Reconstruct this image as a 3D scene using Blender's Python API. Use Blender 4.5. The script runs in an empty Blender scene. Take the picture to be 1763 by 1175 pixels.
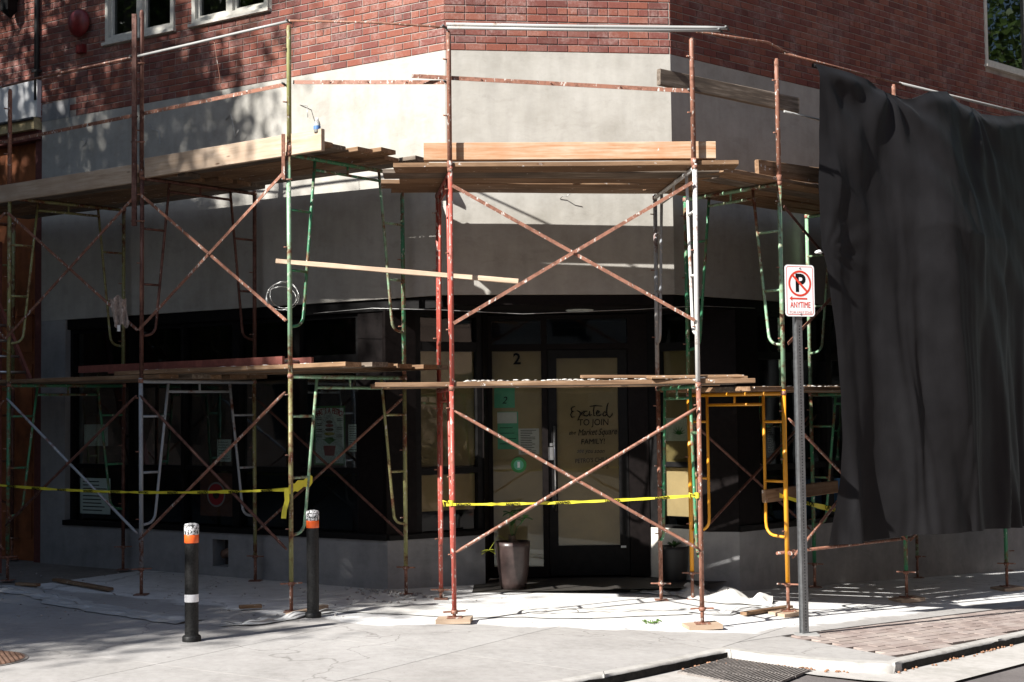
import bpy, math, random
from mathutils import Vector, Matrix, noise
R = math.radians
random.seed(7)
scene = bpy.context.scene
col = scene.collection

# ------------------------------------------------------------------ camera
F, CX, CY, HC = 2400.0, 881.5, 587.5, 1.87       # focal length in px of the 1763 px wide photo, eye height
TH, PH = math.atan(117/F), 0.0122
_f = Vector((0, math.cos(TH), math.sin(TH))); _r0 = Vector((1, 0, 0)); _u0 = Vector((0, -math.sin(TH), math.cos(TH)))
_r = _r0*math.cos(PH) - _u0*math.sin(PH); _u = _u0*math.cos(PH) + _r0*math.sin(PH)
cam_d = bpy.data.cameras.new('camera'); cam = bpy.data.objects.new('camera', cam_d); col.objects.link(cam)
cam_d.sensor_width = 36; cam_d.lens = 36*F/1763; cam_d.clip_end = 500; cam_d.clip_start = 0.1
cam.matrix_world = Matrix(((_r.x, _u.x, -_f.x, 0), (_r.y, _u.y, -_f.y, 0), (_r.z, _u.z, -_f.z, HC), (0, 0, 0, 1)))
scene.camera = cam
scene.render.resolution_x, scene.render.resolution_y = 1024, 682
# ------------------------------------------------------------------ light
PSI, ELEV = R(49.5), R(35.5)                     # the way the light travels over the ground, and the sun's height
L_dir = Vector((math.sin(PSI)*math.cos(ELEV), math.cos(PSI)*math.cos(ELEV), -math.sin(ELEV)))
w = bpy.data.worlds.new('World'); scene.world = w; w.use_nodes = True
nt = w.node_tree; bg = nt.nodes['Background']; sky = nt.nodes.new('ShaderNodeTexSky')
sky.sky_type = 'NISHITA'; sky.sun_disc = False; sky.sun_elevation = ELEV
sky.sun_rotation = math.atan2(-L_dir.x, -L_dir.y)
nt.links.new(sky.outputs[0], bg.inputs[0]); bg.inputs[1].default_value = 0.05
sd = bpy.data.lights.new('sun', 'SUN'); sd.energy = 5.0; sd.angle = R(0.53); sd.color = (1, .965, .915)
sun = bpy.data.objects.new('sun', sd); col.objects.link(sun)
sun.rotation_euler = L_dir.to_track_quat('-Z', 'Y').to_euler(); sun.location = (-10, -5, 20)
scene.view_settings.view_transform = 'Standard'; scene.view_settings.look = 'None'
scene.view_settings.exposure = 1.25; scene.view_settings.gamma = 1; scene.view_settings.use_curve_mapping = False
scene.render.engine = 'CYCLES'

# ------------------------------------------------------------------ where things stand (photo measurements -> metres)
def ray(px, py): return _r*((px-CX)/F) + _u*((CY-py)/F) + _f
def W(px, py, Y):
    d = ray(px, py); return Vector((0, 0, HC)) + d*(Y/d.y)
GK = [(-40, .25), (-6, .09), (-1.3, .05), (0, .02), (2.4, -.075), (6.7, -.34), (15, -.8), (60, -2.5)]
def G(x, y=0):
    for (a, za), (b, zb) in zip(GK, GK[1:]):
        if x <= b:
            t = (x-a)/(b-a); return za+(zb-za)*t
    return GK[-1][1]
def GP(px, py, dz=0):
    d = ray(px, py); k = 10
    for _ in range(40):
        p = d*k; k = (HC-G(p.x)-dz)/(-d.z)
    p = Vector((0, 0, HC))+d*k; return p

class Plane:
    "vertical plane: S + t*D along it (rightwards as seen), z up, o outwards"
    def __init__(s, S, D): s.S = Vector((S[0], S[1], 0)); s.D = Vector((D[0], D[1], 0)).normalized(); s.N = s.D.cross(Vector((0, 0, 1)))
    def pt(s, t, z, o=0): return s.S + s.D*t + s.N*o + Vector((0, 0, z))
    def px(s, px, py, o=0):
        d = ray(px, py); S = s.S+s.N*o
        k = (S.dot(s.N))/(d.dot(s.N)); p = d*k
        return ((p-S).dot(s.D), HC+p.z)
def between(a, b):
    p = Plane(a, (b[0]-a[0], b[1]-a[1])); p.L = math.hypot(b[0]-a[0], b[1]-a[1]); return p
A = (-.64, 13.85); B = (1.658, 14.13); FF = (-5.77, 17.06); E = (-1.289, 14.26); Gp = (-.31, 14.83); H1 = (-.27, 15.25); H2 = (1.475, 15.25)
PL = (1.97, 14.83); D_ = (2.37, 14.76)
PLft = between(FF, A); PCh = between(A, B); PRt = Plane(B, (.75, .661)); PRl = between(E, Gp); PDr = between(H1, H2); PRr = between(H2, PL); PPi = between(PL, D_)
PRt2 = Plane(D_, (.75, .661))
ZL, ZT, ZS = 3.015, 5.48, .547                     # lintel, top of the stucco, sill

# ------------------------------------------------------------------ object helpers
def tag(o, label=None, cat=None, group=None, kind=None):
    if label: o['label'] = label
    if cat: o['category'] = cat
    if group: o['group'] = group
    if kind: o['kind'] = kind
    return o
def thing(name, label, cat, loc=(0, 0, 0), group=None):
    o = bpy.data.objects.new(name, None); col.objects.link(o); o.location = loc; o.empty_display_size = .1
    return tag(o, label, cat, group)
def root_off(o):
    v = Vector((0, 0, 0))
    while o is not None: v += Vector(o.location); o = o.parent
    return v
class MB:
    def __init__(s): s.v = []; s.f = []; s.sm = []
    def add(s, vs, fs, smooth=False):
        n = len(s.v); s.v += [Vector(q) for q in vs]; s.f += [tuple(n+i for i in f) for f in fs]; s.sm += [smooth]*len(fs); return s
    def hexa(s, p): return s.add(p, [(0, 3, 2, 1), (4, 5, 6, 7), (0, 1, 5, 4), (1, 2, 6, 5), (2, 3, 7, 6), (3, 0, 4, 7)])
    def box(s, x0, x1, y0, y1, z0, z1):
        return s.hexa([(x0, y0, z0), (x1, y0, z0), (x1, y1, z0), (x0, y1, z0), (x0, y0, z1), (x1, y0, z1), (x1, y1, z1), (x0, y1, z1)])
    def pb(s, P, t0, t1, z0, z1, o0, o1):
        "box on a plane; outwards from o0 (inner) to o1 (outer)"
        q = [P.pt(t0, z0, o1), P.pt(t1, z0, o1), P.pt(t1, z0, o0), P.pt(t0, z0, o0)]
        return s.hexa(q+[v+Vector((0, 0, z1-z0)) for v in q])
    def quad(s, P, t0, t1, z0, z1, o): return s.add([P.pt(t0, z0, o), P.pt(t1, z0, o), P.pt(t1, z1, o), P.pt(t0, z1, o)], [(0, 1, 2, 3)])
    def tube(s, pts, r, n=8, cap=True):
        pts = [Vector(p) for p in pts]; rr = r if isinstance(r, (list, tuple)) else [r]*len(pts)
        rings = []; prev = None
        for i, p in enumerate(pts):
            if i == 0: t = pts[1]-p
            elif i == len(pts)-1: t = p-pts[i-1]
            else: t = (pts[i+1]-p).normalized()+(p-pts[i-1]).normalized()
            t.normalize()
            if prev is None:
                a = Vector((0, 0, 1)) if abs(t.z) < .9 else Vector((1, 0, 0)); e1 = t.cross(a).normalized()
            else: e1 = (prev - t*prev.dot(t)).normalized()
            prev = e1; e2 = t.cross(e1)
            rings.append([p+(e1*math.cos(2*math.pi*k/n)+e2*math.sin(2*math.pi*k/n))*rr[i] for k in range(n)])
        b = len(s.v)
        for g in rings: s.v += g
        for i in range(len(rings)-1):
            for k in range(n):
                k2 = (k+1) % n; s.f.append((b+i*n+k, b+i*n+k2, b+(i+1)*n+k2, b+(i+1)*n+k)); s.sm.append(True)
        if cap:
            s.f.append(tuple(b+k for k in reversed(range(n)))); s.f.append(tuple(b+(len(rings)-1)*n+k for k in range(n))); s.sm += [False]*2
        return s
    def flat(s, p0, p1, wd, th, side):
        "flat bar from p0 to p1; wd across 'side', th the other way"
        p0, p1 = Vector(p0), Vector(p1); t = (p1-p0).normalized(); a = (Vector(side)-t*Vector(side).dot(t)).normalized(); b = t.cross(a)
        q = [p0-a*wd/2-b*th/2, p0+a*wd/2-b*th/2, p0+a*wd/2+b*th/2, p0-a*wd/2+b*th/2]
        return s.hexa(q+[v+(p1-p0) for v in q])
    def lathe(s, prof, n=16, c=(0, 0, 0)):
        c = Vector(c); b = len(s.v)
        for (r, z) in prof:
            for k in range(n): s.v.append(c+Vector((r*math.cos(2*math.pi*k/n), r*math.sin(2*math.pi*k/n), z)))
        for i in range(len(prof)-1):
            for k in range(n):
                k2 = (k+1) % n; s.f.append((b+i*n+k, b+i*n+k2, b+(i+1)*n+k2, b+(i+1)*n+k)); s.sm.append(True)
        return s
    def blob(s, c, rx, ry, rz, rough=.25, n=6):
        c = Vector(c); b = len(s.v)
        sd_ = random.random()*50
        for i in range(n+1):
            th = math.pi*i/n
            for k in range(n*2):
                a = math.pi*k/n; d = Vector((math.sin(th)*math.cos(a), math.sin(th)*math.sin(a), math.cos(th)))
                m = 1+rough*noise.noise(d*1.7+Vector((sd_, 0, 0)))*2
                s.v.append(c+Vector((d.x*rx*m, d.y*ry*m, d.z*rz*m)))
        for i in range(n):
            for k in range(n*2):
                k2 = (k+1) % (n*2); s.f.append((b+i*2*n+k, b+(i+1)*2*n+k, b+(i+1)*2*n+k2, b+i*2*n+k2)); s.sm.append(True)
        return s
    def mesh(s, name, mat, off=Vector((0, 0, 0))):
        me = bpy.data.meshes.new(name); me.from_pydata([tuple(v-off) for v in s.v], [], s.f)
        me.polygons.foreach_set('use_smooth', s.sm); me.materials.append(mat); me.validate(); me.update(); return me
    def build(s, name, mat, parent=None, loc=None):
        off = root_off(parent) if parent is not None else Vector((0, 0, 0))
        l = Vector(loc) if loc is not None else off
        o = bpy.data.objects.new(name, s.mesh(name, mat, l)); col.objects.link(o)
        if parent is not None: o.parent = parent
        o.location = l-off
        return o
def put(name, me, parent, M):
    "link shared mesh data under parent with local matrix M"
    o = bpy.data.objects.new(name, me); col.objects.link(o); o.parent = parent; o.matrix_local = M; return o

# ------------------------------------------------------------------ materials
MT = {}
def newmat(name, base=(.5, .5, .5), rough=.8, metal=0, spec=.5):
    m = bpy.data.materials.new(name); m.use_nodes = True; b = m.node_tree.nodes['Principled BSDF']
    b.inputs['Base Color'].default_value = (*base, 1); b.inputs['Roughness'].default_value = rough; b.inputs['Metallic'].default_value = metal
    b.inputs['Specular IOR Level'].default_value = spec; MT[name] = m; return m, m.node_tree, b
def N(t, kind, **kw):
    n = t.nodes.new('ShaderNode'+kind)
    for k, v in kw.items():
        if k.startswith('i_'): n.inputs[k[2:].replace('_', ' ')].default_value = v
        else: setattr(n, k, v)
    return n
def coords(t, scale=(1, 1, 1), rnd=False):
    tc = N(t, 'TexCoord'); mp = N(t, 'Mapping'); mp.inputs['Scale'].default_value = scale
    t.links.new(tc.outputs['Object'], mp.inputs['Vector'])
    if rnd:
        oi = N(t, 'ObjectInfo'); mu = N(t, 'Math', operation='MULTIPLY'); mu.inputs[1].default_value = 37.0
        t.links.new(oi.outputs['Random'], mu.inputs[0]); t.links.new(mu.outputs[0], mp.inputs['Location'])
    return mp.outputs[0]
def nz(t, vec, scale, detail=4, rough=.55):
    n = N(t, 'TexNoise'); n.inputs['Scale'].default_value = scale; n.inputs['Detail'].default_value = detail; n.inputs['Roughness'].default_value = rough
    t.links.new(vec, n.inputs['Vector']); return n.outputs['Fac']
def ramp(t, fac, stops):
    r = N(t, 'ValToRGB'); e = r.color_ramp.elements
    while len(e) < len(stops): e.new(.5)
    for i, (p, c) in enumerate(stops): e[i].position = p; e[i].color = (*c, 1) if len(c) == 3 else c
    t.links.new(fac, r.inputs[0]); return r.outputs[0]
def mix(t, fac, a, b, mode='MIX'):
    m = N(t, 'Mix', data_type='RGBA', blend_type=mode)
    for s, v in ((0, fac), (6, a), (7, b)):
        if hasattr(v, 'links') or hasattr(v, 'is_linked'): t.links.new(v, m.inputs[s])
        else: m.inputs[s].default_value = v if s == 0 else (*v, 1)
    return m.outputs[2]
def bump(t, b, h, strength=.3, dist=.01):
    n = N(t, 'Bump'); n.inputs['Strength'].default_value = strength; n.inputs['Distance'].default_value = dist
    t.links.new(h, n.inputs['Height']); t.links.new(n.outputs[0], b.inputs['Normal'])
def mathn(t, op, a, b):
    m = N(t, 'Math', operation=op)
    for i, v in enumerate((a, b)):
        if hasattr(v, 'is_linked'): t.links.new(v, m.inputs[i])
        else: m.inputs[i].default_value = v
    return m.outputs[0]

def stucco(name, c1, c2, c3):
    m, t, b = newmat(name, rough=.9, spec=.25); v = coords(t)
    a = nz(t, v, 1.1, 5, .6); c = nz(t, v, 5, 6, .65); sc = mathn(t, 'ADD', mathn(t, 'MULTIPLY', a, .6), mathn(t, 'MULTIPLY', c, .4))
    k = ramp(t, sc, [(.33, c1), (.5, c2), (.68, c3)])
    vs = coords(t, (1, 1, .15)); st = ramp(t, nz(t, vs, 9, 4), [(.35, (.86, .86, .86)), (.6, (1, 1, 1))])
    k = mix(t, .6, k, st, 'MULTIPLY')
    wv = N(t, 'TexNoise'); wv.inputs['Scale'].default_value = 2.2; wv.inputs['Detail'].default_value = 2; t.links.new(v, wv.inputs['Vector'])
    vm = N(t, 'VectorMath', operation='MULTIPLY_ADD'); vm.inputs[1].default_value = (.9, .9, .9); t.links.new(wv.outputs['Color'], vm.inputs[0]); t.links.new(coords(t, (1.2, 1.2, 3.2)), vm.inputs[2])
    tr = nz(t, vm.outputs[0], 2.6, 7, .75); k = mix(t, .38, k, ramp(t, tr, [(.34, (.72, .71, .69)), (.48, (1, 1, 1)), (.6, (.88, .875, .86)), (.7, (1, 1, 1))]), 'MULTIPLY')
    t.links.new(k, b.inputs['Base Color'])
    bump(t, b, mathn(t, 'ADD', nz(t, v, 26, 5, .7), mathn(t, 'MULTIPLY', tr, 1.2)), .25, .005); return m
stucco('stucco', (.30, .285, .25), (.385, .37, .335), (.45, .435, .40))
stucco('stucco_base', (.2, .2, .205), (.27, .268, .27), (.34, .335, .33))

m, t, b = newmat('mortar', rough=.95, spec=.2); v = coords(t)
t.links.new(ramp(t, nz(t, v, 6, 5), [(.3, (.20, .175, .155)), (.7, (.38, .345, .31))]), b.inputs['Base Color']); bump(t, b, nz(t, v, 90, 3), .4, .004)
m, t, b = newmat('brick', rough=.85, spec=.25)
oi = N(t, 'ObjectInfo'); tc = N(t, 'TexCoord'); ge = N(t, 'NewGeometry')
wv = ge.outputs['Position']
cell = N(t, 'TexWhiteNoise'); cell.noise_dimensions = '1D'; at_ = N(t, 'Attribute', attribute_name='tone')
sm_ = mathn(t, 'ADD', mathn(t, 'MULTIPLY', oi.outputs['Random'], 1.0), at_.outputs['Fac']); t.links.new(sm_, cell.inputs['W'])
k = ramp(t, cell.outputs['Value'], [(0, (.13, .048, .04)), (.3, (.185, .062, .05)), (.62, (.22, .074, .05)), (.9, (.26, .10, .07)), (1, (.16, .07, .062))])
ef = ramp(t, nz(t, wv, 3.5, 6, .7), [(.47, (0, 0, 0)), (.7, (.7, .7, .7))])
ef2 = mathn(t, 'MULTIPLY', ef, ramp(t, nz(t, wv, 30, 4, .7), [(.38, (.1, .1, .1)), (.62, (1, 1, 1))]))
k = mix(t, mathn(t, 'MULTIPLY', ef2, .7), k, (.46, .37, .34)); k = mix(t, .5, k, ramp(t, nz(t, wv, 60, 3), [(.3, (.65, .65, .65)), (.7, (1, 1, 1))]), 'MULTIPLY')
t.links.new(k, b.inputs['Base Color']); bump(t, b, nz(t, wv, 120, 3), .4, .003)

def paintrust(name, paint, amount=.5, rustc=(.17, .062, .032), splat=.62):
    m, t, b = newmat(name, rough=.55, spec=.4); v = coords(t, rnd=False); ge = N(t, 'NewGeometry'); p = ge.outputs['Position']
    n1 = nz(t, p, 3.2, 6, .65); n2 = nz(t, p, 26, 4, .7); s = mathn(t, 'ADD', mathn(t, 'MULTIPLY', n1, .7), mathn(t, 'MULTIPLY', n2, .3))
    f = ramp(t, s, [(amount-.05, (1, 1, 1)), (amount+.05, (0, 0, 0))])
    rc = ramp(t, n2, [(.3, tuple(c*.55 for c in rustc)), (.7, tuple(min(1, c*1.5) for c in rustc))])
    k = mix(t, f, paint, rc)
    mp = N(t, 'Mapping'); mp.inputs['Scale'].default_value = (1, 1, .5); t.links.new(p, mp.inputs[0])
    sp = ramp(t, nz(t, mp.outputs[0], 38, 3, .6), [(splat, (0, 0, 0)), (splat+.05, (1, 1, 1))])
    k = mix(t, sp, k, (.5, .47, .43)); t.links.new(k, b.inputs['Base Color'])
    t.links.new(ramp(t, f, [(0, (.4, .4, .4)), (1, (.85, .85, .85))]), b.inputs['Roughness']); bump(t, b, s, .5, .002); return m
paintrust('green_paint', (.045, .20, .10), .46)
paintrust('pale_green_paint', (.22, .38, .24), .47)
paintrust('olive_paint', (.26, .26, .11), .47)
paintrust('red_paint', (.36, .075, .055), .42, (.3, .10, .07), .6)
paintrust('white_paint', (.6, .6, .58), .42, (.25, .12, .08))
paintrust('grey_paint', (.30, .32, .34), .42)
paintrust('yellow_paint', (.62, .27, .018), .30, (.3, .1, .02), .75)
paintrust('rust', (.26, .12, .08), .5, (.19, .085, .055), .6)
paintrust('dark_rust', (.13, .055, .038), .5, (.085, .035, .025), .68)
paintrust('galvanised', (.33, .33, .32), .38, (.24, .16, .10), .7)

def wood(name, c1, c2, c3, plaster=.66):
    m, t, b = newmat(name, rough=.8, spec=.2); v = coords(t, (.7, 9, 9), True); n = nz(t, v, 3.5, 7, .65)
    oi = N(t, 'ObjectInfo'); k = ramp(t, n, [(.3, c1), (.5, c2), (.7, c3)])
    k = mix(t, .7, k, ramp(t, oi.outputs['Random'], [(0, (.68, .66, .64)), (.5, (1, .97, .92)), (1, (.85, .85, .87))]), 'MULTIPLY')
    vo = coords(t, (1, 1, 1), True)
    k = mix(t, ramp(t, nz(t, vo, 1.3, 5, .6), [(.42, (0, 0, 0)), (.64, (.7, .7, .7))]), k, c1)
    k = mix(t, ramp(t, nz(t, vo, 13, 5, .7), [(plaster, (0, 0, 0)), (plaster+.03, (1, 1, 1))]), k, (.55, .53, .5))
    kn = N(t, 'TexVoronoi'); kn.inputs['Scale'].default_value = 2.6; t.links.new(coords(t, (.8, 3, 3), True), kn.inputs['Vector'])
    k = mix(t, ramp(t, kn.outputs['Distance'], [(.04, (.85, .85, .85)), (.09, (0, 0, 0))]), k, (.08, .035, .015))
    t.links.new(k, b.inputs['Base Color']); bump(t, b, n, .4, .003); return m
wood('plank_wood', (.12, .07, .04), (.25, .155, .09), (.36, .25, .165), .64)
wood('fresh_wood', (.34, .245, .175), (.48, .375, .28), (.56, .46, .37), .72)
wood('stained_wood', (.40, .17, .075), (.47, .34, .22), (.56, .47, .37), .68)
wood('grey_wood', (.075, .062, .052), (.17, .135, .105), (.36, .31, .26), .7)
m, t, b = newmat('plaster_crumbs', (.6, .58, .54), .95, spec=.1)

def plain(name, c, rough=.6, metal=0, var=.25, scale=20, spec=.5, bs=.15):
    m, t, b = newmat(name, c, rough, metal, spec); ge = N(t, 'NewGeometry'); n = nz(t, ge.outputs['Position'], scale, 5, .65)
    t.links.new(ramp(t, n, [(.3, tuple(x*(1-var) for x in c)), (.7, tuple(min(1, x*(1+var)) for x in c))]), b.inputs['Base Color']); bump(t, b, n, bs, .003); return m
plain('black_frame', (.007, .0065, .0065), .55, var=.4, scale=14, spec=.12)
plain('brown_black', (.007, .0052, .005), .6, var=.4, spec=.09)
plain('window_paint', (.55, .53, .47), .55, var=.12)
plain('bell_red', (.15, .014, .014), .45)
plain('post_steel', (.16, .165, .17), .42, .6, var=.25, scale=30); plain('steel', (.45, .45, .45), .35, .9, var=.15)
plain('brushed', (.6, .6, .6), .3, 1, var=.1)
plain('orange_door', (.24, .075, .025), .6, var=.45, scale=4)
plain('neighbour_trim', (.12, .035, .03), .7)
plain('white_panel', (.6, .6, .6), .6, var=.1, scale=3)
plain('lamp_box', (.5, .4, .22), .5)
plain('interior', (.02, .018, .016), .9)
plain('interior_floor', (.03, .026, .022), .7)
plain('kraft_paper', (.38, .30, .18), .9, var=.12, scale=3, spec=.1, bs=.6)
plain('green_paper', (.12, .42, .27), .8, var=.06); plain('white_paper', (.6, .6, .58), .8, var=.06)
plain('poster_white', (.72, .78, .76), .6, var=.05); plain('ink_black', (.008, .008, .009), .9, var=.1, spec=.05); plain('ink_red', (.35, .02, .03), .6, var=.1); plain('ink_green', (.03, .22, .05), .6, var=.1)
plain('ink_yellow', (.5, .4, .06), .6, var=.1); plain('ink_brown', (.09, .035, .02), .6)
plain('sign_red', (.62, .05, .025), .5, var=.06); plain('sign_white', (.8, .8, .8), .45, var=.03); plain('sign_pale', (.68, .42, .40), .5, var=.05)
plain('bollard_black', (.012, .012, .012), .5, var=.9, scale=60, spec=.25); plain('reflector_orange', (.8, .12, .02), .35, var=.1); plain('reflector_white', (.8, .8, .82), .35, var=.04)
plain('pot_brown', (.048, .032, .029), .35, var=.4, scale=12); plain('pot_black', (.012, .012, .012), .5); plain('soil', (.03, .02, .015), .95)
plain('leaf_dark', (.035, .10, .02), .5, var=.3); plain('leaf_yellow', (.28, .30, .03), .5, var=.2)
plain('tape_yellow', (.66, .58, .04), .45, var=.06)
plain('fibre_red', (.20, .065, .05), .5, var=.25); plain('wire', (.35, .35, .34), .4, .6); plain('dark_wire', (.03, .03, .03), .5)
plain('rag', (.36, .29, .25), .95, var=.5, scale=30); plain('plastic_sheet', (.50, .50, .49), .4, var=.22, scale=5)
plain('drop_cloth', (.58, .57, .54), .85, var=.12, scale=7, bs=.4)
plain('nut', (.24, .12, .065), .7, var=.4, scale=8); plain('debris', (.32, .30, .28), .95, var=.5, scale=40)
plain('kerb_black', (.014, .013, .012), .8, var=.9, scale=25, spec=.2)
plain('grate_iron', (.20, .18, .165), .8, .1, var=.4); plain('cover_rust', (.19, .11, .075), .75, var=.3, scale=30); plain('pit', (.01, .01, .01), .9)
plain('bark', (.09, .065, .045), .9, var=.4, scale=9); plain('weed', (.10, .18, .04), .7)
plain('label_blue', (.08, .18, .4), .5); plain('cap_white', (.75, .75, .75), .4); plain('vent_dark', (.03, .02, .018), .8); plain('recess_lamp', (.35, .38, .35), .5)
plain('blue_crate', (.03, .13, .3), .6)
m, t, b = newmat('bottle', (.8, .85, .85), .08); b.inputs['Transmission Weight'].default_value = .7
# leaves
m, t, b = newmat('leaf', (.06, .11, .025), .5); ge = N(t, 'NewGeometry')
t.links.new(ramp(t, nz(t, ge.outputs['Position'], .9, 3), [(.3, (.035, .08, .015)), (.7, (.11, .16, .04))]), b.inputs['Base Color'])
tr = N(t, 'BsdfTranslucent'); tr.inputs[0].default_value = (.12, .2, .03, 1); ms = N(t, 'MixShader'); ms.inputs[0].default_value = .3
t.links.new(b.outputs[0], ms.inputs[1]); t.links.new(tr.outputs[0], ms.inputs[2]); t.links.new(ms.outputs[0], t.nodes['Material Output'].inputs[0])
# glass
def glass(name, tint, rough=.02):
    m = bpy.data.materials.new(name); m.use_nodes = True; t = m.node_tree; t.nodes.remove(t.nodes['Principled BSDF'])
    tr = N(t, 'BsdfTransparent'); tr.inputs[0].default_value = (*tint, 1); gl = N(t, 'BsdfGlossy'); gl.inputs['Roughness'].default_value = rough
    gl.inputs[0].default_value = (.95, 1, 1, 1)
    fr = N(t, 'Fresnel'); fr.inputs[0].default_value = 1.6; ms = N(t, 'MixShader'); ge = N(t, 'NewGeometry')
    bp = N(t, 'Bump'); bp.inputs['Strength'].default_value = .06; bp.inputs['Distance'].default_value = .02
    t.links.new(nz(t, ge.outputs['Position'], 2.2, 2), bp.inputs['Height']); t.links.new(bp.outputs[0], gl.inputs['Normal'])
    t.links.new(fr.outputs[0], ms.inputs[0]); t.links.new(tr.outputs[0], ms.inputs[1]); t.links.new(gl.outputs[0], ms.inputs[2])
    t.links.new(ms.outputs[0], t.nodes['Material Output'].inputs[0]); MT[name] = m
glass('glass', (.9, .93, .9)); glass('door_glass', (.8, .8, .74)); glass('upper_glass', (.3, .33, .33), .015)
# cloth
m, t, b = newmat('black_cloth', (.016, .015, .017), .62, spec=.16); v = coords(t)
b.inputs['Sheen Weight'].default_value = .012; b.inputs['Sheen Roughness'].default_value = .5
t.links.new(ramp(t, nz(t, v, 3, 4), [(.3, (.0065, .0062, .007)), (.7, (.0105, .010, .011))]), b.inputs['Base Color'])
bump(t, b, mathn(t, 'ADD', nz(t, coords(t, (1, 1, .3)), 18, 3), mathn(t, 'MULTIPLY', nz(t, v, 220, 2), .3)), .25, .006)
# ground materials
m, t, b = newmat('concrete', rough=.9, spec=.2); ge = N(t, 'NewGeometry'); p = ge.outputs['Position']
k = ramp(t, mathn(t, 'ADD', mathn(t, 'MULTIPLY', nz(t, p, 1.1, 5, .6), .5), mathn(t, 'MULTIPLY', nz(t, p, 14, 6, .7), .5)), [(.3, (.29, .28, .268)), (.5, (.385, .373, .36)), (.68, (.45, .438, .425))])
oi = N(t, 'ObjectInfo'); k = mix(t, .5, k, ramp(t, oi.outputs['Random'], [(0, (.82, .8, .78)), (1, (1, 1, 1))]), 'MULTIPLY')
# plaster dust lying round the scaffold feet
sp = N(t, 'SeparateXYZ'); t.links.new(p, sp.inputs[0])
def dotp(a, bb, c): return mathn(t, 'ADD', mathn(t, 'ADD', mathn(t, 'MULTIPLY', sp.outputs[0], a), mathn(t, 'MULTIPLY', sp.outputs[1], bb)), c)
wob = mathn(t, 'MULTIPLY', mathn(t, 'SUBTRACT', nz(t, p, 1.6, 5, .6), .5), .7)
d1 = mathn(t, 'ADD', dotp(0, 1, -11.93), wob); d2 = mathn(t, 'ADD', dotp(.565, .82, -9.12), wob); dd = mathn(t, 'MINIMUM', d1, d2)
d3 = mathn(t, 'ADD', dotp(-.68, .73, -7.35), wob); dd = mathn(t, 'MINIMUM', dd, d3)
dm = ramp(t, dd, [(0, (0, 0, 0)), (.09, (.95, .95, .95)), (1, (.8, .8, .8))])
dm2 = mathn(t, 'MULTIPLY', dm, ramp(t, nz(t, p, 6, 6, .7), [(.3, (.55, .55, .55)), (.55, (1, 1, 1))]))
k = mix(t, dm2, k, (.72, .72, .71))
st = ramp(t, nz(t, p, 42, 4, .6), [(.66, (0, 0, 0)), (.7, (.6, .6, .6))]); k = mix(t, st, k, (.16, .14, .12))
nw = N(t, 'TexNoise'); nw.inputs['Scale'].default_value = 1.6; nw.inputs['Detail'].default_value = 5; t.links.new(p, nw.inputs['Vector'])
vm = N(t, 'VectorMath', operation='MULTIPLY_ADD'); vm.inputs[1].default_value = (1.1, 1.1, 0); t.links.new(nw.outputs['Color'], vm.inputs[0]); t.links.new(p, vm.inputs[2])
cr = N(t, 'TexVoronoi', feature='DISTANCE_TO_EDGE'); cr.inputs['Scale'].default_value = .4; t.links.new(vm.outputs[0], cr.inputs['Vector'])
k = mix(t, ramp(t, cr.outputs['Distance'], [(0, (.55, .55, .55)), (.004, (0, 0, 0))]), k, (.12, .11, .10))
gum = N(t, 'TexVoronoi'); gum.inputs['Scale'].default_value = 2.3; t.links.new(p, gum.inputs['Vector'])
k = mix(t, ramp(t, gum.outputs['Distance'], [(.035, (.5, .5, .5)), (.05, (0, 0, 0))]), k, (.13, .12, .11))
k = mix(t, .55, k, ramp(t, nz(t, p, .45, 5, .65), [(.32, (.74, .73, .72)), (.6, (1, 1, 1))]), 'MULTIPLY')
t.links.new(k, b.inputs['Base Color']); bump(t, b, mathn(t, 'ADD', nz(t, p, 160, 3, .7), nz(t, p, 9, 3)), .3, .004)
def ground_mat(name, a_, b_, c_, sc=12):
    m, t, b = newmat(name, rough=.9, spec=.2); ge = N(t, 'NewGeometry'); p = ge.outputs['Position']
    t.links.new(ramp(t, mathn(t, 'ADD', mathn(t, 'MULTIPLY', nz(t, p, 1.5, 5), .5), mathn(t, 'MULTIPLY', nz(t, p, sc, 6, .7), .5)), [(.32, a_), (.5, b_), (.68, c_)]), b.inputs['Base Color'])
    bump(t, b, nz(t, p, 140, 3, .7), .35, .004); return m
ground_mat('kerb', (.28, .265, .24), (.4, .385, .36), (.48, .465, .44)); ground_mat('joint', (.15, .135, .12), (.2, .18, .16), (.26, .24, .22))
ground_mat('gutter', (.33, .315, .29), (.42, .40, .375), (.48, .465, .44)); ground_mat('road', (.10, .09, .085), (.14, .125, .12), (.19, .175, .165), 40)
m, t, b = newmat('paver', rough=.9, spec=.2); ge = N(t, 'NewGeometry'); p = ge.outputs['Position']; oi = N(t, 'ObjectInfo')
k = ramp(t, oi.outputs['Random'], [(0, (.235, .185, .165)), (.5, (.27, .215, .195)), (1, (.30, .25, .23))]); k = mix(t, ramp(t, nz(t, p, 3, 5), [(.4, (0, 0, 0)), (.75, (.8, .8, .8))]), k, (.42, .37, .33))
t.links.new(k, b.inputs['Base Color']); bump(t, b, nz(t, p, 120, 3), .4, .003)
plain('far_wall', (.22, .15, .12), .9, scale=2); plain('far_pale', (.35, .33, .30), .9, scale=2); plain('far_glass', (.02, .025, .03), .1)

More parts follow.
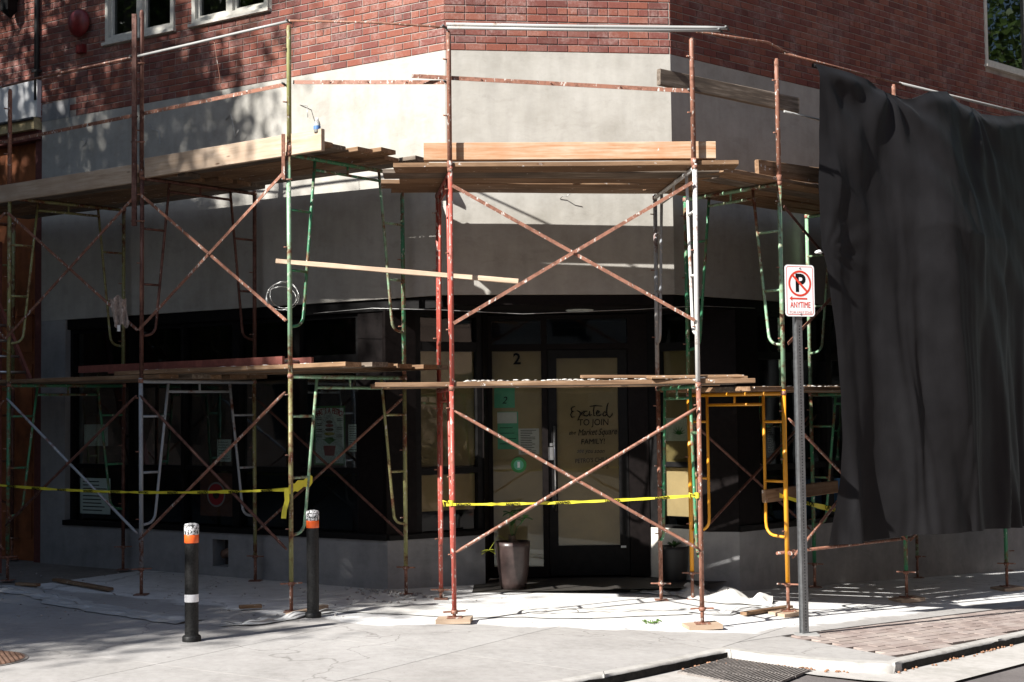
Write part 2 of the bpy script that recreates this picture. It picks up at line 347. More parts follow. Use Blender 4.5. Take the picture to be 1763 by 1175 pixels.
# ------------------------------------------------------------------ text
def text(name, body, size, P, t, z, o, mat, parent, shear=0, align='CENTER', rot=0, ext=.0006, sx=1, bold=0):
    c = bpy.data.curves.new(name, 'FONT'); c.body = body; c.size = size; c.align_x = align; c.align_y = 'CENTER'; c.extrude = ext; c.shear = shear; c.resolution_u = 3; c.offset = bold
    tmp = bpy.data.objects.new('tmp', c); col.objects.link(tmp); dg = bpy.context.evaluated_depsgraph_get()
    me = bpy.data.meshes.new_from_object(tmp.evaluated_get(dg)); bpy.data.objects.remove(tmp); me.materials.clear(); me.materials.append(MT[mat])
    ob = bpy.data.objects.new(name, me); col.objects.link(ob); ob.parent = parent
    U = Vector((0, 0, 1)); q = P.pt(t, z, o)-root_off(parent)
    a = P.D*math.cos(rot)+U*math.sin(rot); bb = U*math.cos(rot)-P.D*math.sin(rot)
    ob.matrix_local = Matrix(((a.x*sx, bb.x, P.N.x, q.x), (a.y*sx, bb.y, P.N.y, q.y), (a.z*sx, bb.z, P.N.z, q.z), (0, 0, 0, 1))); return ob

# ================================================================== GROUND
KP = [(-14, -3), (-8, 2.8), (-3, 7.05), (.31, 9.56), (.84, 10.13), (1.66, 11.08), (1.73, 11.05), (1.95, 10.88), (2.27, 10.73), (2.6, 10.68), (2.86, 10.70), (2.99, 10.88), (4.7, 12.8), (7, 15.4), (12, 20.6), (30, 38)]
def yk(x):
    for (a, ya), (b_, yb) in zip(KP, KP[1:]):
        if x <= b_: return ya+(yb-ya)*(x-a)/(b_-a)
    return KP[-1][1]
def frange(a, b_, n): return [a+(b_-a)*i/n for i in range(n+1)]
# road below everything, out to the horizon
mb = MB(); xs = [-160, -60, -40, -14, -6, -1.3, 0, 2.4, 6.7, 15, 40, 160]; ys = [-160, -30, 5, 9, 12, 30, 160]
for y in ys:
    for x in xs: mb.v.append(Vector((x, y, G(x)-.078)))
for j in range(len(ys)-1):
    for i in range(len(xs)-1):
        a = j*len(xs)+i; mb.f.append((a, a+1, a+1+len(xs), a+len(xs))); mb.sm.append(False)
tag(mb.build('road', MT['road']), kind='structure')
# gutter apron in concrete along the kerb
kx = [x for x in frange(-8, 12, 100)] + [x for x, _ in KP if -8 < x < 12]; kx = sorted(set(kx))
mb = MB()
for x in kx:
    y = yk(x); mb.v += [Vector((x+.02, y+.05, G(x)-.074)), Vector((x+.28, y-.42, G(x)-.074))]
for i in range(len(kx)-1): mb.f.append((2*i, 2*i+1, 2*i+3, 2*i+2)); mb.sm.append(False)
tag(mb.build('gutter', MT['gutter']), kind='structure')
# sidewalk bed (shows in the joints)
def sheet(xl, y0f, y1f, ny, zo):
    m_ = MB()
    for x in xl:
        for j in range(ny+1):
            y = y0f(x)+(y1f(x)-y0f(x))*j/ny; m_.v.append(Vector((x, y, G(x)+zo)))
    for i in range(len(xl)-1):
        for j in range(ny): a = i*(ny+1)+j; m_.f.append((a, a+ny+1, a+ny+2, a+1)); m_.sm.append(False)
    return m_
xl = sorted(set(frange(-14, 14, 80)+[x for x, _ in KP if -14 <= x <= 14]+[k for k, _ in GK if -14 <= k <= 14]))
side = tag(sheet(xl, lambda x: yk(x)+.13, lambda x: 24, 2, -.018).build('sidewalk', MT['joint']), kind='structure')
# pavement slabs cut out of the surface, each its own piece
import bmesh
def slab_cut(planes, name, mat, parent, zt=0.0, th=.02):
    bm = bmesh.new(); src = sheet(xl, lambda x: yk(x)+.145, lambda x: 22, 1, zt)
    vs = [bm.verts.new(v) for v in src.v]
    for f in src.f: bm.faces.new([vs[i] for i in f])
    for (co, no) in planes:
        bmesh.ops.bisect_plane(bm, geom=bm.verts[:]+bm.edges[:]+bm.faces[:], plane_co=co, plane_no=no, clear_outer=True)
        if not bm.faces: bm.free(); return None
    ar = sum(f.calc_area() for f in bm.faces)
    if ar < .004: bm.free(); return None
    ret = bmesh.ops.extrude_face_region(bm, geom=bm.faces[:]); nv = [g for g in ret['geom'] if isinstance(g, bmesh.types.BMVert)]
    for v in nv: v.co.z -= 0
    top = set(nv)
    for v in bm.verts:
        if v not in top: v.co.z -= th
    me = bpy.data.meshes.new(name); bmesh.ops.recalc_face_normals(bm, faces=bm.faces[:]); bm.to_mesh(me); bm.free(); me.materials.append(mat)
    o = bpy.data.objects.new(name, me); col.objects.link(o); o.parent = parent; return o
u1 = Vector((.847, -.531, 0)); u2 = Vector((.531, .847, 0))
U1 = u1; U2 = u2
pav_n = Vector((-.68, .733, 0)); pav_d = Vector((.733, .68, 0)); pav_c = Vector((2.72, 10.98, 0))+pav_d*.24   # brick strip behind the kerb
gap = .0035
for i in range(-8, 9):
    for j in range(0, 14):
        a0, a1 = i*1.52, (i+1)*1.52; b0, b1 = 4.2+j*1.52, 4.2+(j+1)*1.52
        c = u1*((a0+a1)/2)+u2*((b0+b1)/2)
        if c.y < yk(max(-14, min(14, c.x)))-1.3 or c.y > 21.5 or abs(c.x) > 9 or c.y < 6: continue
        pl = [(u1*(a1-gap), u1), (u1*(a0+gap), -u1), (u2*(b1-gap), u2), (u2*(b0+gap), -u2)]
        # slabs stop at the brick strip
        if (c-pav_c).dot(pav_n) < 2.2 and c.x > 1.6:
            s_ = slab_cut(pl+[(pav_c+pav_n*.98, -pav_n)], 'paving_slab', MT['concrete'], side)
            s_ = slab_cut(pl+[(pav_c+pav_n*.97, pav_n), (pav_c, pav_d)], 'paving_slab', MT['concrete'], side)
        else: slab_cut(pl, 'paving_slab', MT['concrete'], side)
# brick pavers
cnt = 0; far = MB()
pm = MB().box(-.098, .098, -.048, .048, -.016, .0).mesh('paver', MT['paver'])
for i in range(0, 34):
    for j in range(-1, 11):
        c = pav_c+pav_d*(i*.205+.11+(.1 if j % 2 else 0))+pav_n*(j*.102-.02)
        if c.y < yk(c.x)+.19 or j*.102 > .93: continue
        z = G(c.x)-.001+random.uniform(-.002, .002); sl = (G(c.x+.1)-G(c.x-.1))/.2
        X = Vector((pav_d.x, pav_d.y, sl*pav_d.x)).normalized(); Yv = Vector((pav_n.x, pav_n.y, sl*pav_n.x)); Z = X.cross(Yv).normalized(); Yv = Z.cross(X)
        put('paver', pm, side, Matrix(((X.x, Yv.x, Z.x, c.x), (X.y, Yv.y, Z.y, c.y), (X.z, Yv.z, Z.z, z), (0, 0, 0, 1))))
# kerbstones
def kerb_piece(x0, x1, mat2=None):
    xs_ = [x0]+[x for x in frange(-8, 12, 200) if x0 < x < x1]+[x for x, _ in KP if x0 < x < x1]+[x1]; xs_ = sorted(set(xs_)); m_ = MB(); n = len(xs_)
    prof = []
    for x in xs_:
        y = yk(x); z = G(x); w_ = noise.noise(Vector((x*3, 0, 0)))*.006
        prof.append([Vector((x, y+w_, z-.13)), Vector((x, y+.006+w_, z-.02)), Vector((x, y+.028+w_, z+.0)), Vector((x, y+.14, z+.001)), Vector((x, y+.14, z-.13))])
    for p_ in prof: m_.v += p_
    for i in range(n-1):
        for k_ in range(4): a = i*5+k_; m_.f.append((a, a+5, a+6, a+1)); m_.sm.append(k_ in (0, 1))
    m_.f += [(4, 3, 2, 1, 0), tuple((n-1)*5+k_ for k_ in range(5))]; m_.sm += [False]*2
    o = m_.build('kerbstone', MT['kerb'], side); return o
for a, b_ in ((-8, -6.2), (-6.19, -4.4), (-4.39, -2.6), (-2.59, -.8), (-.79, .62), (.625, 1.69), (1.695, 2.9), (2.905, 4.2), (4.206, 5.5), (5.506, 6.8), (6.806, 8.2), (8.206, 10)): kerb_piece(a, b_)
# thin black strip laid over the kerb faces beside the drain and along the road
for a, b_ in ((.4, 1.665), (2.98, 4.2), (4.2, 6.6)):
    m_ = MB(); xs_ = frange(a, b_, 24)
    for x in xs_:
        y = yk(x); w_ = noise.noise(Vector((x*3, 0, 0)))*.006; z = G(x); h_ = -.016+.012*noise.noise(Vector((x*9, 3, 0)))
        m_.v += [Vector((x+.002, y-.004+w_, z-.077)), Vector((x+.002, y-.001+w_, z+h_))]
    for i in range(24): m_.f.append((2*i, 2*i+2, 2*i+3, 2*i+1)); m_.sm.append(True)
    m_.build('black_strip', MT['kerb_black'], side)
# storm drain grate in the gutter
gq = [GP(1168, 1160, -.072), GP(1252, 1137, -.072), GP(1396, 1158, -.072), GP(1318, 1190, -.072)]
gr = thing('storm_drain', 'rusty rectangular drain grate of parallel bars in the gutter', 'drain grate', gq[0])
MB().add([q+Vector((0, 0, .002)) for q in gq], [(0, 1, 2, 3)]).build('pit', MT['pit'], gr)
for i in range(26):
    s_ = (i+.5)/26; a = gq[0].lerp(gq[3], s_); c = gq[1].lerp(gq[2], s_); MB().flat(a+Vector((0, 0, .012)), c+Vector((0, 0, .012)), .011, .02, (gq[3]-gq[0])).build('bar', MT['grate_iron'], gr)
for s_ in (0, .33, .66, 1):
    a = gq[0].lerp(gq[1], s_); c = gq[3].lerp(gq[2], s_); MB().flat(a+Vector((0, 0, .010)), c+Vector((0, 0, .010)), .02, .018, (gq[1]-gq[0])).build('cross_bar', MT['grate_iron'], gr)
# nuts and leaf litter
rn = random.Random(5); m_ = MB()
for k_ in range(105):
    if k_ < 75:
        x = rn.uniform(1.25, 2.5); y = yk(x)-abs(rn.gauss(0, .07))-.03
        if x > 2.0: y = yk(x)-abs(rn.gauss(0, .03))-.02
    else: x = rn.uniform(2.9, 4.4); y = yk(x)-abs(rn.gauss(0, .03))-.02
    s_ = rn.uniform(.008, .014); m_.blob((x, y, G(x)-.072+s_*.7), s_, s_, s_*.8, .2, 3)
tag(m_.build('fallen_nuts', MT['nut']), 'small reddish brown tree nuts scattered in the gutter round the drain grate', 'nuts', kind='stuff')
# manhole cover
mc = GP(-45, 1137); mh = thing('manhole_cover', 'round rusty manhole cover with raised studs at the bottom left corner', 'manhole cover', mc)
def disc(m_, c, r, n=40, z=0):
    b0 = len(m_.v)
    for k_ in range(n):
        x, y = c.x+r*math.cos(2*math.pi*k_/n), c.y+r*math.sin(2*math.pi*k_/n); m_.v.append(Vector((x, y, G(x)+z)))
    m_.f.append(tuple(b0+k_ for k_ in range(n))); m_.sm.append(False)
m_ = MB(); disc(m_, mc, .38, 40, .005); m_.build('rim', MT['grate_iron'], mh); m_ = MB(); disc(m_, mc, .355, 40, .009); m_.build('lid', MT['cover_rust'], mh)
m_ = MB()
for i in range(-9, 10):
    for j in range(-9, 10):
        q = Vector((mc.x+i*.04+(j % 2)*.02, mc.y+j*.04, 0))
        if (q-Vector((mc.x, mc.y, 0))).length < .33: z = G(q.x)+.009; m_.box(q.x-.011, q.x+.011, q.y-.011, q.y+.011, z, z+.006)
tag(m_.build('stud', MT['cover_rust'], mh), kind='stuff')

# ================================================================== CORNER BUILDING
bd = thing('corner_building', 'brick corner building with bare grey stucco band and black storefront behind the scaffolding', 'building', (0, 14.5, 0))
ZB = 8.6
def stucco_part(name, P, t0, t1, z0, z1, o0=-.28, o1=0, mat='stucco'): return MB().pb(P, t0, t1, z0, z1, o0, o1).build(name, MT[mat], bd)
stucco_part('stucco_band', PLft, 0, PLft.L, ZL, ZT); stucco_part('stucco_band', PCh, .001, PCh.L-.001, ZL, ZT, -.3, .001); stucco_part('stucco_band', PRt, 0, 9.5, ZL, ZT)
# windows of the upper floor
WI = []
def window(P, x0, y0, x1, zc_px, split, zt, label=None):
    t0, z0 = P.px(x0, y0); t1, _ = P.px(x1, y0); WI.append((P, t0, t1, z0, zt))
    fr = MB(); w_ = .055
    fr.pb(P, t0, t1, z0, z0+w_, -.1, .012); fr.pb(P, t0, t0+w_, z0+w_, zt, -.1, .012); fr.pb(P, t1-w_, t1, z0+w_, zt, -.1, .012)
    o = fr.build('window', MT['window_paint'], bd)
    MB().pb(P, t0-.03, t1+.03, z0-.035, z0-.001, -.02, .045).build('sill', MT['window_paint'], o)
    tm = (t0+t1)/2; MB().pb(P, tm-.045, tm+.045, z0+w_, zt, -.1, .004).build('mullion', MT['window_paint'], o)
    for a, c in ((t0+w_, tm-.045), (tm+.045, t1-w_)):
        s = MB(); k_ = .035; s.pb(P, a+.002, a+k_, z0+w_+.002, zt, -.09, -.03); s.pb(P, c-k_, c-.002, z0+w_+.002, zt, -.09, -.03); s.pb(P, a+k_, c-k_, z0+w_+.002, z0+w_+k_, -.09, -.03)
        s.build('sash', MT['window_paint'], o); MB().quad(P, a+k_, c-k_, z0+w_+k_, zt, -.06).build('pane', MT['upper_glass'], o)
    MB().pb(P, t0+.06, t1-.06, z0+w_, zt, -.5, -.48).build('dark_panel', MT['interior'], o)  # plain dark panel behind the panes, in the interior colour
    return (t0, t1, z0)
window(PLft, 182, 75, 300, 0, 0, ZB-.6); window(PLft, 331, 43, 462, 0, 0, ZB-.6); wr = window(PRt, 1697, 111, 1850, 0, 0, ZB-.6)
# brick backing + bricks
CH, BL = .0768, .2095
def backing(P, t0, t1, end=0):
    ws = [q for q in WI if q[0] is P]; m_ = MB(); cur = t0
    for (_, a, c, z0, z1) in sorted(ws, key=lambda q: q[1]):
        m_.pb(P, cur, a, ZT, ZB, -.28, -.008); m_.pb(P, a, c, ZT, z0, -.28, -.0081); m_.pb(P, a, c, z1, ZB, -.28, -.0081); cur = c
    m_.pb(P, cur, t1, ZT, ZB, -.28, -.008); return m_.build('brick_wall', MT['mortar'], bd)
bl = backing(PLft, -4, PLft.L); bc = backing(PCh, 0, PCh.L); br_ = backing(PRt, 0, 9.5)
cells = []
for P, t0, t1, par, th in ((PLft, -4, PLft.L, bl, 0), (PCh, 0, PCh.L, bc, 0), (PRt, 0, 9.5, br_, 0)):
    ws = [q for q in WI if q[0] is P]; row = 0; z = ZT+.006
    while z+CH < ZB:
        stretch = row % 6 == 5; L_ = BL/2 if stretch else BL
        t = t1-.003-(L_*.5 if row % 2 and not stretch else 0) if P is PLft else t0+.003+(L_*.5 if row % 2 and not stretch else 0)
        if row % 2 and not stretch: cells.append((P, (t1-.003-L_*.5+.005 if P is PLft else t0+.003), (t1-.003 if P is PLft else t0+.003+L_*.5-.008), z, par))
        while True:
            a, c = (t-L_+.008, t) if P is PLft else (t, t+L_-.008)
            if P is PLft and a < t0: break
            if P is not PLft and a > t1-.02: break
            c = min(c, t1-.003)
            ok = True
            for (_, wa, wc, wz0, wz1) in ws:
                if z+CH > wz0-.035 and z < wz1 and c > wa and a < wc:
                    if a < wa-.05: c = wa-.006
                    elif c > wc+.05: a = wc+.006
                    else: ok = False
            if P is PLft and c < -.25 and z < 6.0: ok = False
            if P is PLft and -.01 < a and c < .62 and z < ZT+.2 and a < .5: ok = False
            if ok and c-a > .03: cells.append((P, a, c, z, par))
            t += -L_ if P is PLft else L_
        row += 1; z += CH
def pxsize(c):
    P, a, cc, z, par = c; q = P.pt((a+cc)/2, z); k_ = (q.x/q.y*F+CX, CY+117-(z-HC)/q.y*F)
    vis = -20 < k_[0] < 1790 and k_[1] > -12
    return (0 if vis else 100)+q.y
cells.sort(key=pxsize)
rb = random.Random(3)
shared = {}
rest = {}
def brick_geo(m_, P, a, c, z, pr):
    h_ = CH-.010; bv = .004
    q0 = [P.pt(a, z, -.02), P.pt(c, z, -.02), P.pt(c, z+h_, -.02), P.pt(a, z+h_, -.02)]; q1 = [P.pt(a, z, pr-bv), P.pt(c, z, pr-bv), P.pt(c, z+h_, pr-bv), P.pt(a, z+h_, pr-bv)]
    q2 = [P.pt(a+bv, z+bv, pr), P.pt(c-bv, z+bv, pr), P.pt(c-bv, z+h_-bv, pr), P.pt(a+bv, z+h_-bv, pr)]
    m_.add(q0+q1+q2, [(0, 1, 5, 4), (1, 2, 6, 5), (2, 3, 7, 6), (3, 0, 4, 7), (4, 5, 9, 8), (5, 6, 10, 9), (6, 7, 11, 10), (7, 4, 8, 11), (8, 9, 10, 11)])
for n_, (P, a, c, z, par) in enumerate(cells):
    pr = rb.uniform(-.0015, .0015)
    if n_ < 300:
        key = (id(P), round((c-a)*200)); base = P.pt(a, z, pr)
        if key not in shared:
            m_ = MB(); brick_geo(m_, P, 0, (c-a), 0, 0); shared[key] = m_.mesh('brick', MT['brick'], P.pt(0, 0, 0))
        o = bpy.data.objects.new('brick', shared[key]); col.objects.link(o); o.parent = par; o.location = base-root_off(par)
    else: rest.setdefault(id(par), [par, MB(), []]); brick_geo(rest[id(par)][1], P, a, c, z, pr); rest[id(par)][2] += [rb.random()*50]*12
for par, m_, tone in rest.values():
    o = m_.build('brick', MT['brick'], par); tag(o, kind='stuff'); at = o.data.attributes.new('tone', 'FLOAT', 'POINT'); at.data.foreach_set('value', tone[:len(o.data.vertices)])
# things fixed on the brick at left
stucco_part('stucco_patch', PLft, .005, .5, ZT, ZT+.215, -.28, .003, 'stucco_base')
# stucco pilaster and base walls
t112, _ = PLft.px(112, 700); tE = PLft.L-.766
stucco_part('stucco_pier', PLft, 0, t112, -.3, ZL-.001, -.28, -.001, 'stucco_base')
vt0, vz0 = PLft.px(366, 975); vt1, vz1 = PLft.px(393, 930)
m_ = MB(); m_.pb(PLft, t112+.001, vt0, -.3, ZS, -.28, 0); m_.pb(PLft, vt1, tE-.002, -.3, ZS, -.28, 0); m_.pb(PLft, vt0, vt1, -.3, vz0, -.28, -.0005); m_.pb(PLft, vt0, vt1, vz1, ZS, -.28, -.0005)
m_.build('stucco_base', MT['stucco_base'], bd); MB().pb(PLft, vt0, vt1, vz0, vz1, -.27, -.2).build('vent_recess', MT['vent_dark'], bd)
MB().tube([PLft.pt(vt0+.05, vz0+.12, -.12), PLft.pt(vt1-.03, vz0+.17, -.12)], .05, 10).build('vent_pipe', MT['cover_rust'], bd)
m_ = MB(); m_.pb(PRl, .002, PRl.L-.001, -.3, ZS-.001, -.2, 0); m_.build('stucco_base', MT['stucco_base'], bd)
m_ = MB(); m_.pb(PRr, 0, PRr.L, -.3, ZS+.02, -.2, 0); m_.build('stucco_base', MT['window_paint'], bd)  # stucco base in a paler paint: its sunlit brightness is put into the colour
m_ = MB(); m_.pb(PPi, 0, PPi.L-.002, -.3, ZS, -.15, .002); m_.build('stucco_base', MT['stucco_base'], bd)
m_ = MB(); m_.pb(PRt2, .0, 9, -.9, ZS, -.3, 0); m_.build('stucco_base', MT['stucco_base'], bd)
# dark fascia along the storefront head
m_ = MB(); m_.pb(PLft, t112-.02, tE+.7, ZL-.12, ZL-.002, -.25, -.03); m_.build('fascia', MT['black_frame'], bd)
m_ = MB(); m_.pb(PCh, 0.0, PCh.L, ZL-.10, ZL-.003, -.12, -.032); m_.build('fascia', MT['brown_black'], bd)
m_ = MB(); m_.pb(PRt, .03, 9.4, ZL-.12, ZL-.002, -.25, -.034); m_.build('fascia', MT['black_frame'], bd)
# soffit over the entry, recessed lamp
zs = ZL-.105
sof = [PLft.pt(tE-.1, zs, -.04), PLft.pt(PLft.L, zs, -.1), PCh.pt(PCh.L, zs, -.1), PRt2.pt(.2, zs, -.05), Vector((2.6, 16, zs)), Vector((-1.3, 16, zs))]
MB().add([v+Vector((0, 0, .05)) for v in sof]+sof, [(0, 1, 2, 3, 4, 5), (11, 10, 9, 8, 7, 6)]).build('soffit', MT['brown_black'], bd)
m_ = MB(); m_.lathe([(0, -.012), (.13, -.012), (.15, -.002), (.15, .02)], 20, (.72, 14.75, zs-.004)); m_.build('recessed_lamp', MT['recess_lamp'], bd)

# storefront grids
def storefront(P, o, t0, t1, z0, z1, vs, hs, glassm, fw=.05, mat='black_frame', depth=.09, lines=True):
    "vs: vertical bars (t, width), hs: horizontal bars (z, height); panes between"
    m_ = MB()
    root = MB().pb(P, t0, t1, z0, z0+fw, o-depth, o).build('window_frame', MT[mat], bd)
    m_.pb(P, t0, t1, z1-fw, z1, o-depth, o); m_.pb(P, t0, t0+fw, z0+fw, z1-fw, o-depth, o); m_.pb(P, t1-fw, t1, z0+fw, z1-fw, o-depth, o); m_.build('outer_frame', MT[mat], root)
    V = [(t0, fw*2)]+list(vs)+[(t1, fw*2)]
    for (t, w_) in vs: MB().pb(P, t-w_/2, t+w_/2, z0+fw, z1-fw, o-depth+.003, o+.012).build('mullion', MT[mat], root)
    for i in range(len(V)-1):
        a = V[i][0]+V[i][1]/2; c = V[i+1][0]-V[i+1][1]/2
        for (z, h_) in hs: MB().pb(P, a, c, z-h_/2, z+h_/2, o-depth+.005, o-.004).build('transom_bar', MT[mat], root)
        H = [(z0, fw*2)]+list(hs)+[(z1, fw*2)]
        for j in range(len(H)-1):
            za = H[j][0]+H[j][1]/2; zb = H[j+1][0]-H[j+1][1]/2
            if glassm: MB().quad(P, a, c, za, zb, o-depth*.6).build('pane', MT[glassm], root)
    return root
def tz(P, px, py): return P.px(px, py)
tx = lambda px: PLft.px(px, 750, -.08)[0]
zb1 = PLft.px(300, 620)[1]; zb2 = PLft.px(300, 806)[1]
t620 = tx(620)
sf = storefront(PLft, -.08, t112, t620, ZS+.001, ZL-.12, [(tx(228), .1), (tx(315), .045), (tx(407), .1), (tx(508), .16)], [(2.42, .09), (zb2, .05)], 'glass')
MB().pb(PLft, t112-.01, tE, ZS+.0, ZS+.06, -.078, .03).build('sill', MT['black_frame'], bd)
m_ = MB(); m_.pb(PLft, t620+.001, tE-.02, ZS+.06, ZL-.12, -.2, -.05); m_.build('corner_post', MT['brown_black'], bd)
# left return with its window
tr = lambda px: PRl.px(px, 750, -.03)[0]
MB().pb(PRl, 0.0, tr(716), ZS, zs, -.2, -.02).build('corner_post', MT['brown_black'], bd)
zr = lambda py, px=770: PRl.px(px, py, -.03)[1]
storefront(PRl, -.03, tr(716)+.002, PRl.L, ZS, zs, [], [(zr(597), .1), (zr(811), .06)], 'door_glass', .06)
MB().pb(PRl, 0.01, PRl.L, ZS-.001, ZS+.05, -.025, .02).build('sill', MT['black_frame'], bd)
MB().pb(PRl, tr(722), PRl.L-.06, zr(803), zr(603), -.108, -.104).build('window_paper', MT['kraft_paper'], bd)
MB().pb(PRl, tr(722), PRl.L-.06, zr(880), zr(818), -.108, -.104).build('window_paper', MT['kraft_paper'], bd)
# door wall: jamb boxes, sidelight, door
MB().add([PRl.pt(PRl.L, -.3, 0), PDr.pt(0, -.3, 0), PDr.pt(0, -.3, -.2), PRl.pt(PRl.L, -.3, -.2)]+[PRl.pt(PRl.L, zs, 0), PDr.pt(0, zs, 0), PDr.pt(0, zs, -.2), PRl.pt(PRl.L, zs, -.2)], [(0, 1, 5, 4), (0, 4, 7, 3), (1, 2, 6, 5)]).build('jamb', MT['brown_black'], bd)
td = lambda px, py=800: PDr.px(px, py)[0]
zd = lambda py, px=980: PDr.px(px, py)[1]
ZF = .045
ftop = zs-.02
m_ = MB(); m_.pb(PDr, 0, PDr.L, zd(549), ftop, -.12, .02); m_.pb(PDr, 0, td(849), ZF, zd(549), -.12, .021); m_.pb(PDr, td(1083), PDr.L, ZF, zd(549), -.12, .021)
m_.pb(PDr, td(934), td(944), ZF, zd(549), -.12, .022); m_.pb(PDr, td(849), td(934), zd(604), zd(592), -.12, .019); m_.pb(PDr, td(944), td(1083), zd(602), zd(592), -.12, .019); m_.pb(PDr, td(849), td(934), ZF, zd(976), -.12, .018)
dfm = m_.build('door_frame', MT['brown_black'], bd)
MB().pb(PDr, .05, PDr.L-.05, zd(541), zd(536), .02, .03).build('head_trim', MT['brown_black'], dfm)
for a, c, z0_, z1_ in ((849, 934, 592, 549), (944, 1083, 592, 549), (849, 934, 976, 604)): MB().quad(PDr, td(a), td(c), zd(z0_), zd(z1_), -.03).build('pane', MT['door_glass'], dfm)
MB().pb(PDr, td(849), td(934), zd(976), zd(604), -.055, -.05).build('window_paper', MT['kraft_paper'], bd)
# door leaf
dl0, dl1, dz1 = td(945), td(1082), zd(603); g0, g1, gz0, gz1 = td(960), td(1066), zd(940), zd(617)
m_ = MB(); m_.pb(PDr, dl0, g0, ZF+.01, dz1, -.06, -.01); m_.pb(PDr, g1, dl1, ZF+.01, dz1, -.06, -.01); m_.pb(PDr, g0, g1, ZF+.01, gz0, -.06, -.0101); m_.pb(PDr, g0, g1, gz1, dz1, -.06, -.0101)
door = m_.build('door', MT['black_frame'], bd)
MB().quad(PDr, g0, g1, gz0, gz1, -.03).build('pane', MT['door_glass'], door)
MB().pb(PDr, g0, g1, gz0, gz1, -.052, -.05).build('window_paper', MT['kraft_paper'], door)
th_ = td(955); m_ = MB(); m_.tube([PDr.pt(th_, zd(880), .05), PDr.pt(th_, zd(733), .05)], .012, 10)
for py in (868, 748): m_.tube([PDr.pt(th_, zd(py), -.01), PDr.pt(th_, zd(py), .05)], .008, 8)
m_.build('handle', MT['brushed'], door)
MB().pb(PDr, td(944), td(954), zd(792), zd(770), -.009, .006).build('lock', MT['steel'], door); MB().pb(PDr, td(947), td(952), zd(768), zd(763), -.009, .006).build('lock_cap', MT['steel'], door); MB().pb(PDr, td(947), td(953), zd(851), zd(847), -.009, .006).build('latch', MT['steel'], door)
MB().pb(PDr, td(1067), td(1076), zd(944.5), zd(941), -.009, -.006).build('sticker', MT['white_paper'], door)
# writing on the door
o_ = -.027
def handwritten(body, px, py, size, shear=0, mat='ink_black', sx=1, rot=0, bold=0): text('lettering', body, size, PDr, td(px, py), zd(py, px), o_, mat, door, shear, 'CENTER', rot, .0004, sx, bold)
for st_ in (((350,170),(310,178),(292,205),(300,240),(335,236),(300,250),(285,285),(300,325),(345,318)), ((380,228),(410,245),(440,285),(478,300)), ((478,235),(440,268),(405,330),(385,375)), ((528,238),(495,238),(472,270),(485,305),(520,308),(548,285)), ((560,235),(552,275),(560,305),(592,285)), ((628,160),(615,230),(620,300),(645,300)), ((560,172),(640,158),(745,165)), ((650,272),(690,262),(700,238),(675,230),(655,262),(665,303),(705,300),(735,275)), ((800,258),(775,245),(750,280),(762,308),(792,300),(812,262)), ((832,115),(812,170),(806,240),(815,300),(850,325),(885,290),(888,262))):
    m_ = MB(); m_.tube([PDr.pt(td(950+x/8.39), zd(680+y/8.39, 950+x/8.39), o_) for x, y in st_], [.0035]+[.0062]*(len(st_)-2)+[.003], 5); m_.build('pen_stroke', MT['ink_black'], door)
handwritten('TO JOIN', 1022, 728, .098, .05, sx=.9); handwritten('the', 985, 746, .06, .4, rot=.1); handwritten('Market', 1011, 745, .10, .35, sx=.72, rot=.03); handwritten('Square', 1046, 744, .10, .35, sx=.74, rot=.03)
handwritten('FAMILY!', 1021, 761, .082, .1, sx=.92, rot=.02); handwritten('see you soon', 1017, 777, .07, .35, sx=.8, rot=-.02); handwritten("PETRO'S CHILI +", 1021, 793, .068, .1, sx=.8, rot=.05); handwritten('CHIPS', 1035, 804, .072, .1, sx=.85, rot=.04)
text('number', '2', .17, PDr, td(890, 619), zd(619, 890), -.026, 'ink_black', bd, bold=.004)
# notices taped in the sidelight
def notice(P, x0, y0, x1, y1, mat, o, label, lines=0, name='notice'):
    t0, z0 = P.px(x0, y1, o); t1, z1 = P.px(x1, y0, o)
    c = P.pt((t0+t1)/2, z0, o); tg = thing(name, label, 'paper notice', c)
    MB().pb(P, t0, t1, z0, z1, o-.001, o+.0005).build('sheet', MT[mat], tg)
    if lines:
        m_ = MB(); rr = random.Random(lines)
        for i in range(lines):
            z = z1-(z1-z0)*(i+1)/(lines+1); m_.pb(P, t0+(t1-t0)*.1, t1-(t1-t0)*rr.uniform(.1, .45), z-.003, z+.003, o+.0007, o+.0013)
        m_.build('print', MT['ink_black'], tg)
    return tg
n1 = notice(PDr, 851, 663, 886, 703, 'green_paper', -.046, 'green paper sheet with a handwritten 2 taped highest in the sidelight', 0); text('number', '2', .11, PDr, td(868, 690), zd(690, 868), -.0445, 'ink_black', n1, .3)
n2 = notice(PDr, 857, 709, 892, 774, 'green_paper', -.047, 'long green sheet with white top half, lower left in the sidelight', 6); MB().pb(PDr, td(857), td(891), zd(728), zd(709), -.046, -.0455).build('white_sheet', MT['white_paper'], n2)
notice(PDr, 893, 738, 928, 783, 'white_paper', -.045, 'white printed notice beside the door, right of the green sheets', 14)
rs = thing('round_sticker', 'round green sticker with a white bottle mark low in the sidelight', 'sticker', PDr.pt(td(893), zd(805)-.09, -.028))
m_ = MB(); cc = (td(893), zd(800)); ring = [PDr.pt(cc[0]+.085*math.cos(a*math.pi/16), cc[1]+.085*math.sin(a*math.pi/16), -.027) for a in range(32)]; m_.add(ring, [tuple(range(32))]); m_.build('disc', MT['ink_green'], rs)
ring = [PDr.pt(cc[0]+.055*math.cos(a*math.pi/16), cc[1]+.055*math.sin(a*math.pi/16), -.0262) for a in range(32)]; MB().add(ring, [tuple(range(32))]).build('inner_disc', MT['green_paper'], rs)
